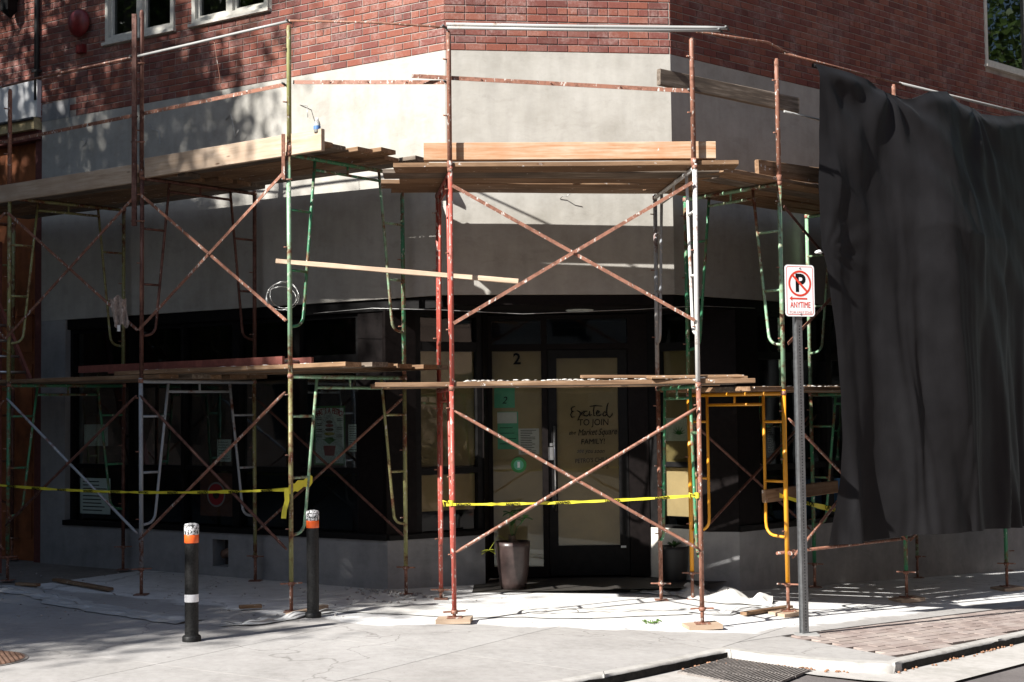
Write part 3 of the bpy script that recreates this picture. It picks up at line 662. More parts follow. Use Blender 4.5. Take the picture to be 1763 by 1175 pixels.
MB().pb(PDr, cc[0]-.014, cc[0]+.014, cc[1]-.03, cc[1]+.035, -.026, -.0255).build('mark', MT['poster_white'], rs)
# right return
trr = lambda px: PRr.px(px, 750, -.02)[0]; zrr = lambda py: PRr.px(1160, py, -.02)[1]
MB().pb(PRr, 0, trr(1134), ZS+.02, zs, -.2, 0).build('post', MT['black_frame'], bd)
storefront(PRr, -.02, trr(1134)+.001, PRr.L-.02, ZS+.021, zs, [], [(zrr(597), .09), (zrr(800), .05)], 'door_glass', .03)
MB().pb(PRr, trr(1136), PRr.L-.03, zrr(796), zrr(604), -.1, -.097).build('window_paper', MT['kraft_paper'], bd); MB().pb(PRr, trr(1136), PRr.L-.03, zrr(890), zrr(806), -.1, -.097).build('window_paper', MT['kraft_paper'], bd)
n3 = thing('crown_notice', 'white sheet with a drawn green leaf fan in the window right of the door', 'paper notice', PRr.pt(trr(1160), zrr(760), -.09))
MB().pb(PRr, trr(1139), trr(1192), zrr(760), zrr(720), -.092, -.09).build('sheet', MT['poster_white'], n3)
for k_ in range(7):
    a = math.pi*(.08+.84*k_/6); tc_, zc_ = trr(1163), zrr(748); l_ = .07+.03*math.sin(a)
    MB().add([PRr.pt(tc_-.012*math.sin(a), zc_+.01*math.cos(a), -.088), PRr.pt(tc_+.012*math.sin(a), zc_-.01*math.cos(a), -.088), PRr.pt(tc_+l_*1.2*math.cos(a), zc_+l_*math.sin(a), -.088)], [(0, 1, 2)]).build('leaf_mark', MT['ink_green'], n3)
# pier and black panel right of the entry
MB().pb(PPi, 0, PPi.L-.001, ZS+.001, ZL-.12, -.15, -.01).build('corner_post', MT['brown_black'], bd)
t_a = PRt2.px(1308, 700)[0]
MB().pb(PRt2, 0.02, t_a, ZS+.001, ZL-.121, -.2, -.012).build('corner_post', MT['brown_black'], bd)
storefront(PRt2, -.05, t_a+.002, 8.8, ZS+.001, ZL-.121, [(t_a+1.3, .1), (t_a+2.7, .1), (t_a+4.1, .1), (t_a+5.5, .1)], [(2.42, .08), (1.2, .06)], 'glass')
MB().pb(PRt2, -.0, 8.9, ZS-.001, ZS+.06, -.05, .02).build('sill', MT['black_frame'], bd)
# interior shell
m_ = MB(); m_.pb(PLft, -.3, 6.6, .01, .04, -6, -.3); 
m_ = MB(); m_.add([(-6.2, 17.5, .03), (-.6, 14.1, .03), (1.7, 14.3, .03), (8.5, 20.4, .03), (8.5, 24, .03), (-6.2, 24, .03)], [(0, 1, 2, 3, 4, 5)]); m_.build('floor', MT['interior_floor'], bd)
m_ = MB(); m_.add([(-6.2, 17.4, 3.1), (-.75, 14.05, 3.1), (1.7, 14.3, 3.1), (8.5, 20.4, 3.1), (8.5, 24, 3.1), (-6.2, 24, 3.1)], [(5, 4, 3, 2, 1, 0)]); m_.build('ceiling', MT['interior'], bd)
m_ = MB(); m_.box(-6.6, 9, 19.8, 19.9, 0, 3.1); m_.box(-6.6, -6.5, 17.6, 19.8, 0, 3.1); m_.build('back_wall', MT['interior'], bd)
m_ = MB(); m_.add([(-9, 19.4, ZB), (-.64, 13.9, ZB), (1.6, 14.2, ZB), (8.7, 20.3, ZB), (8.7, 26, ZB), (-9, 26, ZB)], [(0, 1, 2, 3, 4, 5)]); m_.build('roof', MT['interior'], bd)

# posters in the left storefront
def poster_root(x0, y0, x1, y1, label, name='poster', border=None, mat='poster_white', o=-.16):
    t0, z0 = PLft.px(x0, y1, o); t1, z1 = PLft.px(x1, y0, o); r_ = thing(name, label, 'poster', PLft.pt((t0+t1)/2, z0, o))
    if border: MB().pb(PLft, t0, t1, z0, z1, o-.002, o).build('border', MT[border], r_); k_ = (t1-t0)*.05; MB().pb(PLft, t0+k_, t1-k_, z0+k_, z1-k_, o, o+.001).build('sheet', MT[mat], r_)
    else: MB().pb(PLft, t0, t1, z0, z1, o-.002, o+.001).build('sheet', MT[mat], r_)
    return r_, t0, t1, z0, z1, o
pr_, t0, t1, z0, z1, o = poster_root(541, 699, 594, 801, 'white poster with green border, red arched question and layered food drawing in the window', border='ink_green')
tc_ = (t0+t1)/2; w_ = t1-t0; h_ = z1-z0; s_ = "WHAT'S A PETRO?"
for i, ch in enumerate(s_):
    if ch == ' ': continue
    f_ = (i-7)/7; a = -f_*.42
    text('letter', ch, .085, PLft, tc_+f_*w_*.42, z1-h_*.08-.045*f_*f_, o+.002, 'ink_red', pr_, rot=a, sx=.62, bold=.003)
for k_, (mt, ww, zz) in enumerate((('poster_white', .2, .2), ('ink_brown', .22, .27), ('ink_red', .26, .33), ('ink_black', .28, .40), ('ink_yellow', .34, .47))):
    ring = [PLft.pt(tc_+w_*ww/2*math.cos(a*math.pi/10), z1-h_*zz+h_*.028*math.sin(a*math.pi/10), o+.002) for a in range(20)]; MB().add(ring, [tuple(range(20))]).build('food_layer', MT[mt], pr_)
zz = z1-h_*.53; MB().add([PLft.pt(tc_-w_*.13, zz, o+.002), PLft.pt(tc_-w_*.13, zz-h_*.03, o+.002), PLft.pt(tc_-w_*.22, zz-h_*.03, o+.002), PLft.pt(tc_, zz-h_*.12, o+.002), PLft.pt(tc_+w_*.22, zz-h_*.03, o+.002), PLft.pt(tc_+w_*.13, zz-h_*.03, o+.002), PLft.pt(tc_+w_*.13, zz, o+.002)], [(0, 1, 2, 3, 4, 5, 6)]).build('arrow', MT['ink_green'], pr_)
zz = z1-h_*.67; MB().add([PLft.pt(tc_-w_*.2, zz, o+.002), PLft.pt(tc_-w_*.15, zz-h_*.17, o+.002), PLft.pt(tc_+w_*.15, zz-h_*.17, o+.002), PLft.pt(tc_+w_*.2, zz, o+.002)], [(0, 1, 2, 3)]).build('cup', MT['ink_red'], pr_)
m_ = MB()
for sd_, zz in ((-1, .2), (-1, .3), (-1, .4), (-1, .49), (1, .22), (1, .36), (1, .49)):
    for q in (0, .03): m_.pb(PLft, tc_+sd_*w_*.33-w_*.09, tc_+sd_*w_*.33+w_*.09, z1-h_*(zz+q)-.004, z1-h_*(zz+q)+.004, o+.001, o+.0025)
m_.build('caption', MT['ink_black'], pr_)
notice(PLft, 600, 731, 618, 778, 'poster_white', -.16, 'narrow pale printed sheet right of the green-bordered poster', 11)
pr2, t0, t1, z0, z1, o = poster_root(138, 824, 190, 884, 'pale notice with lines of text at the bottom left of the storefront', mat='poster_white', o=-.17)
m_ = MB(); rr = random.Random(2)
for i in range(9): z = z1-(z1-z0)*(i+1)/10; m_.pb(PLft, t0+.05, t1-rr.uniform(.05, .2), z-.006, z+.006, o+.001, o+.0025)
m_.build('print', MT['ink_black'], pr2)
pr3, t0, t1, z0, z1, o = poster_root(345, 815, 400, 888, 'dim poster with red and white round food picture in the storefront', mat='ink_brown', o=-.17)
for rr_, mt in ((.14, 'stucco_base'), (.12, 'ink_red'), (.05, 'soil')):
    ring = [PLft.pt((t0+t1)/2+rr_*math.cos(a*math.pi/12), (z0+z1)/2+rr_*math.sin(a*math.pi/12), o+.002+(.15-rr_)*.01) for a in range(24)]; MB().add(ring, [tuple(range(24))]).build('ring_print', MT[mt], pr3)
notice(PLft, 145, 731, 186, 768, 'poster_white', -.17, 'pale sheet with leaf drawing high in the leftmost window', 0)
notice(PLft, 374, 757, 398, 795, 'poster_white', -.16, 'small pale sheet taped beside the third mullion', 7)
notice(PRt2, 1322, 730, 1331, 780, 'white_paper', -.12, 'narrow white printed sheet in the window right of the black pier', 12)
bx = thing('blue_crate', 'blue plastic crate standing inside the right-hand window', 'crate', (3.55, 16.3, .55)); MB().box(3.3, 3.8, 16.1, 16.5, .55, 1.0).build('body', MT['blue_crate'], bx); MB().box(3.27, 3.83, 16.07, 16.53, .96, 1.03).build('rim', MT['blue_crate'], bx)

# fittings on the brick wall, left
q = PLft.px(143, 42); bell = thing('alarm_bell', 'round red alarm bell on the shaded brick near the top left', 'alarm bell', PLft.pt(q[0], q[1], .0))
def onwall_lathe(P, t, z, prof, n=20):
    m_ = MB(); b0 = 0
    for (r, o) in prof:
        for k_ in range(n): m_.v.append(P.pt(t+r*math.cos(2*math.pi*k_/n), z+r*math.sin(2*math.pi*k_/n), o))
    for i in range(len(prof)-1):
        for k_ in range(n): k2 = (k_+1) % n; m_.f.append((i*n+k_, i*n+k2, (i+1)*n+k2, (i+1)*n+k_)); m_.sm.append(True)
    return m_
onwall_lathe(PLft, *q, [(.17, .05), (.17, .07), (.14, .11), (.06, .13), (0.001, .135)]).build('gong', MT['bell_red'], bell)
onwall_lathe(PLft, *q, [(.06, 0), (.06, .06)]).build('mount', MT['bell_red'], bell)
MB().pb(PLft, q[0]-.06, q[0]+.06, q[1]-.36, q[1]-.26, 0, .06).build('junction_box', MT['bell_red'], bell)
q = PLft.px(30, 10); ln = thing('wall_lantern', 'black wall lantern at the top left corner of the photo', 'lantern', PLft.pt(q[0], q[1], 0))
MB().pb(PLft, q[0]-.07, q[0]+.07, q[1]-.1, q[1]+.3, .06, .2).build('housing', MT['black_frame'], ln); m_ = MB(); m_.add([PLft.pt(q[0]-.07, q[1]-.1, .06), PLft.pt(q[0]+.07, q[1]-.1, .06), PLft.pt(q[0]+.07, q[1]-.1, .2), PLft.pt(q[0]-.07, q[1]-.1, .2), PLft.pt(q[0]+.02, q[1]-.2, .12)], [(0, 1, 4), (1, 2, 4), (2, 3, 4), (3, 0, 4)]); m_.build('tip', MT['black_frame'], ln)
MB().pb(PLft, q[0]-.02, q[0]+.02, q[1]+.05, q[1]+.1, 0, .06).build('bracket', MT['black_frame'], ln)
q = PLft.px(68, 60)[0]; dp = thing('downpipe', 'dark vertical pipe on the brick at the left wall corner', 'pipe', PLft.pt(q, 5.6, .04)); MB().tube([PLft.pt(q, 5.75, .04), PLft.pt(q, ZB, .04)], .032, 10).build('tube', MT['dark_wire'], dp)
for z in (6.1, 7.2): MB().pb(PLft, q-.05, q+.05, z, z+.03, 0, .08).build('clip', MT['dark_wire'], dp)

# neighbouring shopfront, far left
nb = thing('neighbouring_shopfront', 'orange timber shopfront under a white panel, left of the stucco', 'shopfront', PLft.pt(-1, 0, 0))
tn = lambda px, py: PLft.px(px, py)
_, zp1 = tn(40, 118); _, zp0 = tn(40, 208); _, zl0 = tn(40, 232)
MB().pb(PLft, -4, -.02, zp0, 6.0, -.2, .06).build('sign_panel', MT['white_panel'], nb)
MB().pb(PLft, -4, -.03, zl0+.02, zp0-.01, -.2, .10).build('light_box', MT['lamp_box'], nb); MB().tube([PLft.pt(-4, zp0-.02, .12), PLft.pt(-.03, zp0-.03, .12)], .02).build('cable', MT['dark_wire'], nb)
MB().pb(PLft, -4, -.02, zl0-.1, zl0+.019, -.2, .03).build('fascia', MT['neighbour_trim'], nb)
MB().pb(PLft, -.13, -.0, -.3, zl0-.1, -.28, -.01).build('corner_trim', MT['neighbour_trim'], nb)
for k_ in range(4):
    a = -.95-k_*.95; dr = MB().pb(PLft, a, a+.80, -.3, zl0-.1, -.28, -.1).build('door_panel', MT['orange_door'], nb)
    for (z0_, z1_) in ((.35, 1.15), (1.3, 2.5), (2.65, 3.3)): MB().pb(PLft, a+.12, a+.68, z0_, z1_, -.1, -.085).build('raised_panel', MT['orange_door'], dr)
    MB().pb(PLft, a+.801, a+.819 if k_ else a+.82, -.3, zl0-.1, -.28, -.03).build('stile', MT['neighbour_trim'], nb)
m_ = MB(); m_.pb(PLft, -4.2, -3.95, -.3, 6, -.3, .05); m_.build('end_pier', MT['neighbour_trim'], nb)

# ================================================================== SCAFFOLD
PT = {  # plan positions of the standards
 'L4': ((-7.2, 16.35), (-6.2, 17.3)), 'L3': ((-5.47, 15.13), (-4.5, 16.12)), 'L2': ((-3.71, 13.94), (-2.78, 15.03)), 'L1': ((-2.03, 12.74), (-1.08, 13.92)),
 'C1': ((-.527, 12.15), (-.718, 13.62)), 'C2': ((1.615, 12.15), (1.445, 13.90)),
 'R1': ((2.545, 13.1), (1.775, 14.06)), 'R2': ((4.07, 14.6), (3.30, 15.45)), 'R3': ((5.64, 16.1), (4.86, 16.95)), 'R4': ((7.2, 17.6), (6.45, 18.4))}
ZH = {'L': (2.225, 4.27), 'C': (2.085, 4.0), 'R': (2.02, 4.0)}
WH = {'L4': 'beyond the left edge', 'L3': 'at the far left', 'L2': 'second standard from the left', 'L1': 'by the tape knot', 'C1': 'left of the shop door', 'C2': 'right of the shop door', 'R1': 'beside the parking sign', 'R2': 'inside the cloth edge', 'R3': 'behind the black cloth', 'R4': 'at the far right'}
def v3(p, z): return Vector((p[0], p[1], z))
def lerp2(a, b_, s): return (a[0]+(b_[0]-a[0])*s, a[1]+(b_[1]-a[1])*s)
def frame(key, z0, z1, mats, tier, cname, inner_mats=None, walk=False):
    a, b_ = PT[key]; wd = math.hypot(b_[0]-a[0], b_[1]-a[1]); rr = random.Random(hash((key, tier)) if False else sum(map(ord, key))+tier)
    fr = thing('scaffold_section', f"{cname} ladder frame, {'lower' if tier == 1 else 'upper'} tier, {WH[key]}", 'scaffold', v3(a, z0), 'steel ladder frames of the scaffolding')
    if isinstance(mats, str): mats = (mats, mats)
    im = inner_mats or mats; ln_ = (rr.uniform(-.008, .008), rr.uniform(-.008, .008))
    def P_(s, z): q = lerp2(a, b_, s/wd); return Vector((q[0]+ln_[0]*(z-z0)/2, q[1]+ln_[1]*(z-z0)/2, z))
    MB().tube([P_(0, z0), P_(0, z1)], .0213, 10).build('leg', MT[mats[0]], fr); MB().tube([P_(wd, z0), P_(wd, z1)], .0213, 10).build('leg', MT[mats[1]], fr)
    hz = z1-.035; MB().tube([P_(.0, hz), P_(wd, hz)], .019, 8).build('header', MT[im[0]], fr)
    io = .25 if walk else .33; ib = .25 if walk else .17
    MB().tube([P_(io, hz-.10), P_(wd-io, hz-.10)], .014, 8).build('tie_bar', MT[im[0]], fr); MB().tube([P_(wd/2, hz-.10), P_(wd/2, hz)], .012, 6).build('strut', MT[im[0]], fr)
    zb = z0+.42
    for s_ in (0, wd): MB().tube([P_(s_, z1-.05), P_(s_, z1-.012)], .0265, 10).build('coupler', MT['rust'], fr)
    for sd_, mt in ((0, im[0]), (1, im[1])):
        f_ = (lambda s: s) if sd_ == 0 else (lambda s: wd-s)
        pts = [P_(f_(io), hz)]+[P_(f_(io+(ib-io)*((hz-z)/(hz-zb-.12))), z) for z in (hz-.5, hz-1.0, zb+.14)]
        for k_ in range(1, 5):
            an = math.pi/2*k_/4; pts.append(P_(f_(ib-.09*(1-math.cos(an))), zb+.12-.09*math.sin(an)-.02*k_/4))
        pts.append(P_(f_(.01), zb)); MB().tube(pts, .0145, 8).build('ladder_rail', MT[mt], fr)
        for z in (z0+.94, z0+1.5):
            s_ = io+(ib-io)*((hz-z)/(hz-zb-.12)); MB().tube([P_(f_(0), z), P_(f_(s_), z)], .0125, 8).build('rung', MT[mt], fr)
        for z in (z0+.48, z0+1.15, z1-.2):
            q = P_(f_(0), z); MB().tube([q, q+Vector((-.05 if sd_ else -.045, -.03, 0))], .006, 6).build('brace_lock', MT['rust'], fr)
    return fr
zf = {}
FOOT = {('L4', 0): .22, ('L3', 0): .30, ('L3', 1): .26, ('L2', 0): .30, ('L2', 1): .28, ('L1', 0): .28, ('L1', 1): .30, ('C1', 0): .12, ('C1', 1): .12, ('C2', 0): .14, ('C2', 1): .16, ('R1', 0): .18, ('R1', 1): .12, ('R2', 0): .2, ('R2', 1): .22, ('R3', 0): .22, ('R3', 1): .16}
cfg = {'L4': (('olive_paint', 'dark_rust'), 'olive_paint', 'green', 'olive'), 'L3': (('green_paint', 'dark_rust'), ('olive_paint', 'olive_paint'), 'green', 'olive-green'), 'L2': (('grey_paint', 'olive_paint'), ('dark_rust', 'dark_rust'), 'grey', 'rust-brown'),
       'L1': (('olive_paint', 'olive_paint'), ('pale_green_paint', 'green_paint'), 'olive-green', 'pale green'), 'C1': (('red_paint', 'red_paint'), ('red_paint', 'red_paint'), 'red', 'red and white-spattered'),
       'C2': (('rust', 'rust'), ('white_paint', 'grey_paint'), 'rusty and green', 'white and grey'), 'R1': (('yellow_paint', 'yellow_paint'), ('pale_green_paint', 'green_paint'), 'yellow', 'green'), 'R2': (('green_paint', 'green_paint'), ('pale_green_paint', 'pale_green_paint'), 'green', 'pale green and rust'),
       'R3': (('green_paint', 'pale_green_paint'), ('green_paint', 'green_paint'), 'green', 'green'), 'R4': (('green_paint', 'green_paint'), ('green_paint', 'green_paint'), 'green', 'green')}
inner = {('L3', 1): ('green_paint', 'green_paint'), ('L2', 1): ('grey_paint', 'grey_paint'), ('L1', 1): ('pale_green_paint', 'olive_paint'), ('L1', 2): ('green_paint', 'pale_green_paint'), ('C2', 1): ('green_paint', 'green_paint'), ('C2', 2): ('white_paint', 'grey_paint')}
for key in PT:
    if key in ('R4', 'L4'): pass
    g_ = key[0]; z1, z2 = ZH[g_]; gx = [G(PT[key][i][0]) for i in (0, 1)]
    low = max(gx)+.27 if g_ != 'C' else .14
    m1, m2, n1_, n2_ = cfg[key]
    frame(key, low, z1, m1, 1, n1_, inner.get((key, 1)), walk=(key == 'R1')); frame(key, z1+.002, z2, m2, 2, n2_, inner.get((key, 2)))
    # screw jacks and sole boards
    for i in (0, 1):
        p = PT[key][i]; g0 = G(p[0]); pad = (g_ == 'C' and i == 0) or (g_ == 'R' and i == 0)
        zpad = g0+(.045 if pad else .004); side_ = 'street side' if i == 0 else 'wall side'
        jk = thing('screw_jack', f"rusty screw jack under the {side_} leg {WH[key]}", 'screw jack', v3(p, zpad), 'screw jacks under the scaffold legs')
        MB().tube([v3(p, zpad+.005), v3(p, low+.05)], .0165, 10).build('threaded_rod', MT['rust'], jk)
        zn = low-.012; m_ = MB(); m_.tube([v3(p, zn-.02), v3(p, zn+.012)], .03, 8); an = random.uniform(-.5, .5); dv = Vector((math.cos(an), math.sin(an), 0)); m_.flat(v3(p, zn)-dv*.1, v3(p, zn)+dv*.1, .026, .012, (0, 1, 0)); m_.build('wing_nut', MT['rust'], jk)
        MB().box(p[0]-.065, p[0]+.065, p[1]-.065, p[1]+.065, zpad, zpad+.006).build('base_plate', MT['rust'], jk)
        if pad:
            o = MB().box(-.15, .15, -.11, .11, 0, .038); bo = o.build('sole_board', MT['fresh_wood']); bo.location = v3(p, g0+.004); bo.rotation_euler = (0, -.03, random.uniform(-.3, .2)+(0 if g_ == 'C' else .6)); bo.scale = (1, 1, 1)
            tag(bo, f"short wooden pad on the ground under the street side leg {WH[key]}", 'wood block', 'sole boards under the scaffold feet')
# guard posts
GPST = {'L3': 5.44, 'L2': 5.95, 'L1': 5.44, 'C1': 5.21, 'C2': 5.13, 'R1': 5.165, 'R2': 5.25, 'R3': 5.2, 'L4': 5.45, 'R4': 5.2}
gm = {'L3': 'rust', 'L2': 'dark_rust', 'L1': 'olive_paint', 'C1': 'rust', 'C2': 'rust', 'R1': 'rust', 'R2': 'rust', 'R3': 'rust', 'L4': 'rust', 'R4': 'rust'}
for key, zt in GPST.items():
    p = PT[key][0]; z2 = ZH[key[0]][1]; q = thing('guard_post', f"{'yellowish' if key == 'L1' else 'rusty'} guard rail post {WH[key]}", 'scaffold post', v3(p, z2-.3), 'guard rail posts on the scaffolding')
    MB().tube([v3(p, z2+.003), v3(p, zt-.03), v3(p, zt)], [.022, .022, .014], 10).build('tube', MT[gm[key]], q)
    for z in (z2+.45, z2+.95): MB().tube([v3(p, z), v3(p, z)+Vector((-.05, -.035, 0))], .007, 6).build('lock_pin', MT['rust'], q)
    MB().tube([v3(p, z2-.02), v3(p, z2+.05)], .026, 10).build('collar', MT['rust'], q)
# extra doubled post at L2 (two tubes side by side from the deck down)
p = PT['L2'][0]; q = thing('splice_post', 'dark rusty channel post strapped to the second standard from the left', 'scaffold post', v3(p, 3.8)); m_ = MB(); a = Vector((p[0]-.065, p[1]-.03, 3.75)); m_.flat(a, a+Vector((0, 0, 2.15)), .045, .04, (1, 0, 0)); m_.build('channel', MT['dark_rust'], q)
for z in (3.8, 4.6, 5.4): MB().tube([Vector((p[0]-.1, p[1]-.03, z)), Vector((p[0]+.04, p[1]-.03, z))], .008, 6).build('clamp', MT['rust'], q)
p = PT['L1'][0]; q = thing('splice_post', 'short rusty angle strapped beside the standard above the right bollard', 'scaffold post', v3(p, 4.0)); a = Vector((p[0]-.05, p[1]-.03, 4.0)); MB().flat(a, a+Vector((0, 0, .42)), .03, .03, (1, 0, 0)).build('channel', MT['rust'], q); MB().tube([a, a+Vector((.08, 0, 0))], .008, 6).build('clamp', MT['rust'], q)

# cross braces
BL_ = {('L2', 0, 2): 'rusty X brace, upper tier, left of the hanging wire coil', ('L3', 0, 2): 'rusty X brace with a rag on it, upper tier at left', ('L4', 0, 2): 'upper X brace at the left photo edge',
       ('L2', 0, 1): 'rusty X brace, lower tier, behind the caution tape and left bollard', ('L3', 0, 1): 'thin grey and rust X brace, lower tier, far left', ('L4', 0, 1): 'lower X brace at the left photo edge',
       ('L2', 1, 1): 'dark X brace on the wall side, crossing the green-bordered poster', ('C1', 0, 2): 'orange-rust X brace, upper tier, over the shop door', ('C1', 0, 1): 'round-tubed X brace, lower tier, in front of the shop door',
       ('R1', 0, 2): 'X brace, upper tier, running behind the black cloth', ('R1', 0, 1): 'X brace, lower tier, street side, just right of the parking sign', ('R2', 0, 1): 'lower X brace wholly behind the black cloth', ('R1', 1, 1): 'dark X brace on the wall side right of the yellow frame'}
def brace(k1, i, k2, tier, mats=('rust', 'rust'), zt=None, zb_=None, wd=.03, off=-.035):
    a, b_ = PT[k1][i], PT[k2][i]; z1, z2 = ZH[k1[0]]; base = (.12+.3) if tier == 1 else z1+.48; top = (z1 if tier == 1 else z2)-.2
    zb_ = zb_ if zb_ is not None else base; zt = zt if zt is not None else top
    D = Vector((b_[0]-a[0], b_[1]-a[1], 0)).normalized(); Nn = D.cross(Vector((0, 0, 1)))
    side_ = 'front' if i == 0 else 'wall side'; o1 = Nn*(-off) if i == 0 else Nn*(-.03); o2 = o1+Nn*.012
    br = thing('cross_brace', BL_[(k1, i, tier)], 'cross brace', v3(a, zb_), 'rusty cross braces between scaffold frames')
    e = .02
    for (za, zc, oo, mt) in ((zt, zb_, o1, mats[0]), (zb_, zt, o2, mats[1])):
        p0 = v3(a, za)+oo+D*e; p1 = v3(b_, zc)+oo-D*e
        if tier == 1: MB().tube([p0, p0.lerp(p1, .03), p0.lerp(p1, .97), p1], [.008, .0145, .0145, .008], 8).build('brace_arm', MT[mt], br)
        else: MB().flat(p0, p1, wd, .006, (0, 0, 1)).add([], []).build('brace_arm', MT[mt], br)
    mid = (v3(a, (zt+zb_)/2)+v3(b_, (zt+zb_)/2))/2+o1; MB().tube([mid-Nn*.012, mid+Nn*.03], .01, 8).build('rivet', MT['rust'], br)
    return br
brace('L2', 0, 'L1', 2); brace('L3', 0, 'L2', 2); brace('L4', 0, 'L3', 2); brace('L2', 0, 'L1', 1, ('dark_rust', 'rust'), 2.05, .62); brace('L3', 0, 'L2', 1, ('grey_paint', 'dark_rust'), 2.05, .68); brace('L4', 0, 'L3', 1)
brace('L2', 1, 'L1', 1, ('dark_rust', 'rust'), 2.0, .6); 
brace('C1', 0, 'C2', 2, zt=3.83, zb_=2.62); brace('C1', 0, 'C2', 1, zt=1.86, zb_=.64)
brace('R1', 0, 'R2', 2, ('dark_rust', 'rust'), 3.75, 2.45); brace('R1', 0, 'R2', 1, ('rust', 'rust'), 1.75, .45); brace('R2', 0, 'R3', 1, ('rust', 'rust'), 1.75, .45); brace('R1', 1, 'R2', 1, ('dark_rust', 'dark_rust'), 1.75, .5)
# low pipe across the right bay
p0 = W(1338, 953, 13.05); p1 = W(1572, 926, 14.7); q = thing('low_pipe', 'rusty horizontal pipe low under the black cloth', 'pipe', p0); MB().tube([p0, p1], .016, 8).build('tube', MT['rust'], q); MB().tube([p0+Vector((.12, -.02, 0)), p0+Vector((.12, .06, 0))], .02, 8).build('clamp', MT['rust'], q)

# rails
def rail(pts, mat, label, r=.013, flat=False, name='guard_rail'):
    q = thing(name, label, 'guard rail', pts[0], 'guard rails of the scaffolding')
    if flat:
        for i in range(len(pts)-1): MB().flat(pts[i], pts[i+1], .036, .007, (0, 0, 1)).build('bar', MT[mat], q)
        for k_ in (.25, .5, .75): c = pts[0].lerp(pts[-1], k_); MB().tube([c, c+Vector((0, -.015, 0))], .006, 6).build('hole_stud', MT['dark_rust'], q)
    else: MB().tube(pts, r, 8).build('tube', MT[mat], q)
    c = pts[-1]; MB().tube([c+Vector((-.02, -.03, .01)), c+Vector((.02, .03, -.01))], .01, 6).build('tie', MT['dark_wire'], q)
    return q
yL = lambda k_, o=.03: PT[k_][0][1]+o
rail([W(-60, 165, 15.6), W(80, 131, 14.9), W(228, 99, yL('L2', -.03))], 'rust', 'rusty top rail at the far left, over the white panel')
rail([W(238, 97, yL('L2', -.04)), W(330, 76, 13.5), W(410, 57, 13.15), W(497, 37, yL('L1', -.03))], 'galvanised', 'pale silvery top rail under the upper left windows', .014)
rail([W(497, 36, yL('L1', -.04)), W(640, 39, 12.4), W(766, 47, yL('C1', -.03))], 'rust', 'thin rusty top rail spanning towards the chamfered corner', .011)
rail([W(768, 42, yL('C1', -.05)), W(1000, 46, 12.1), W(1215, 48, yL('C2', -.05)), W(1252, 49, 12.1)], 'galvanised', 'whitish top rail over the door, upper of the pair', .016)
rail([W(770, 48, yL('C1', -.05)), W(1000, 52, 12.1), W(1240, 53, yL('C2', -.05))], 'galvanised', 'pale greenish top rail over the door, lower of the pair', .014)
rail([W(1200, 55, yL('C2', .0)), W(1322, 73, 12.95), W(1349, 88, 13.1), W(1402, 108, 13.5)], 'rust', 'bent rusty top rail between door bay and black cloth', .011)
rail([W(1349, 92, 13.1), W(1551, 145, 14.55)], 'rust', 'rusty top rail along the top of the black cloth', .013)
rail([W(1551, 144, 14.55), W(1727, 187, 16.05), W(1800, 205, 16.7)], 'galvanised', 'silvery top rail at the top right above the cloth', .015)
rail([W(-60, 258, 15.7), W(232, 199, yL('L2', .03))], 'rust', 'flat rusty mid rail at the far left', flat=True)
rail([W(246, 196, yL('L2', .03)), W(490, 146, yL('L1', .03))], 'rust', 'flat rusty mid rail under the upper left windows', flat=True)
rail([W(505, 142, yL('L1', .02)), W(768, 142, yL('C1', .04))], 'rust', 'flat reddish mid rail between left scaffold and door bay', flat=True)
rail([W(709, 131, 12.2), W(1188, 157, 12.2)], 'rust', 'flat rusty mid rail across the door bay', flat=True)
rail([W(1350, 192, 13.12), W(1440, 214, 13.75)], 'galvanised', 'short silvery mid pipe running behind the cloth top corner', .011)

# planks
def plank(p0, p1, wd, th, mat, label, name='scaffold_plank', cat='plank', group='wooden planks of the scaffold decks', edge=False, roll=0, notch=0):
    p0, p1 = Vector(p0), Vector(p1); L_ = (p1-p0).length; X = (p1-p0).normalized(); Yv = Vector((0, 0, 1)).cross(X).normalized(); Z = X.cross(Yv)
    if edge: Yv, Z = Z, -Yv
    m_ = MB(); n = 12; bv = .005; rr = random.Random(int(L_*1e4)+int(p0.x*977)); s1 = rr.uniform(0, 30)
    rings = []
    for i in range(n+1):
        x = L_*i/n; sag = (noise.noise(Vector((x*.7, s1, 0)))*.012 if not edge else 0); ws = noise.noise(Vector((x*2, s1, 4)))*.004
        rings.append([(x, -wd/2+bv, -th/2+sag), (x, wd/2-bv, -th/2+sag), (x, wd/2+ws, -th/2+bv+sag), (x, wd/2+ws, th/2-bv+sag), (x, wd/2-bv, th/2+sag), (x, -wd/2+bv, th/2+sag), (x, -wd/2-ws, th/2-bv+sag), (x, -wd/2-ws, -th/2+bv+sag)])
    for g in rings: m_.v += [Vector(q) for q in g]
    for i in range(n):
        for k_ in range(8): k2 = (k_+1) % 8; m_.f.append((i*8+k_, (i+1)*8+k_, (i+1)*8+k2, i*8+k2)); m_.sm.append(False)
    m_.f += [tuple(range(8)), tuple(n*8+k_ for k_ in reversed(range(8)))]; m_.sm += [False]*2
    o = bpy.data.objects.new(name, m_.mesh(name, MT[mat])); col.objects.link(o)
    M = Matrix(((X.x, Yv.x, Z.x, p0.x), (X.y, Yv.y, Z.y, p0.y), (X.z, Yv.z, Z.z, p0.z), (0, 0, 0, 1)))
    o.matrix_world = M @ Matrix.Rotation(roll, 4, 'X'); return tag(o, label, cat, group)
ORD = ['outermost', 'second', 'third', 'fourth', 'fifth', 'wall-side']
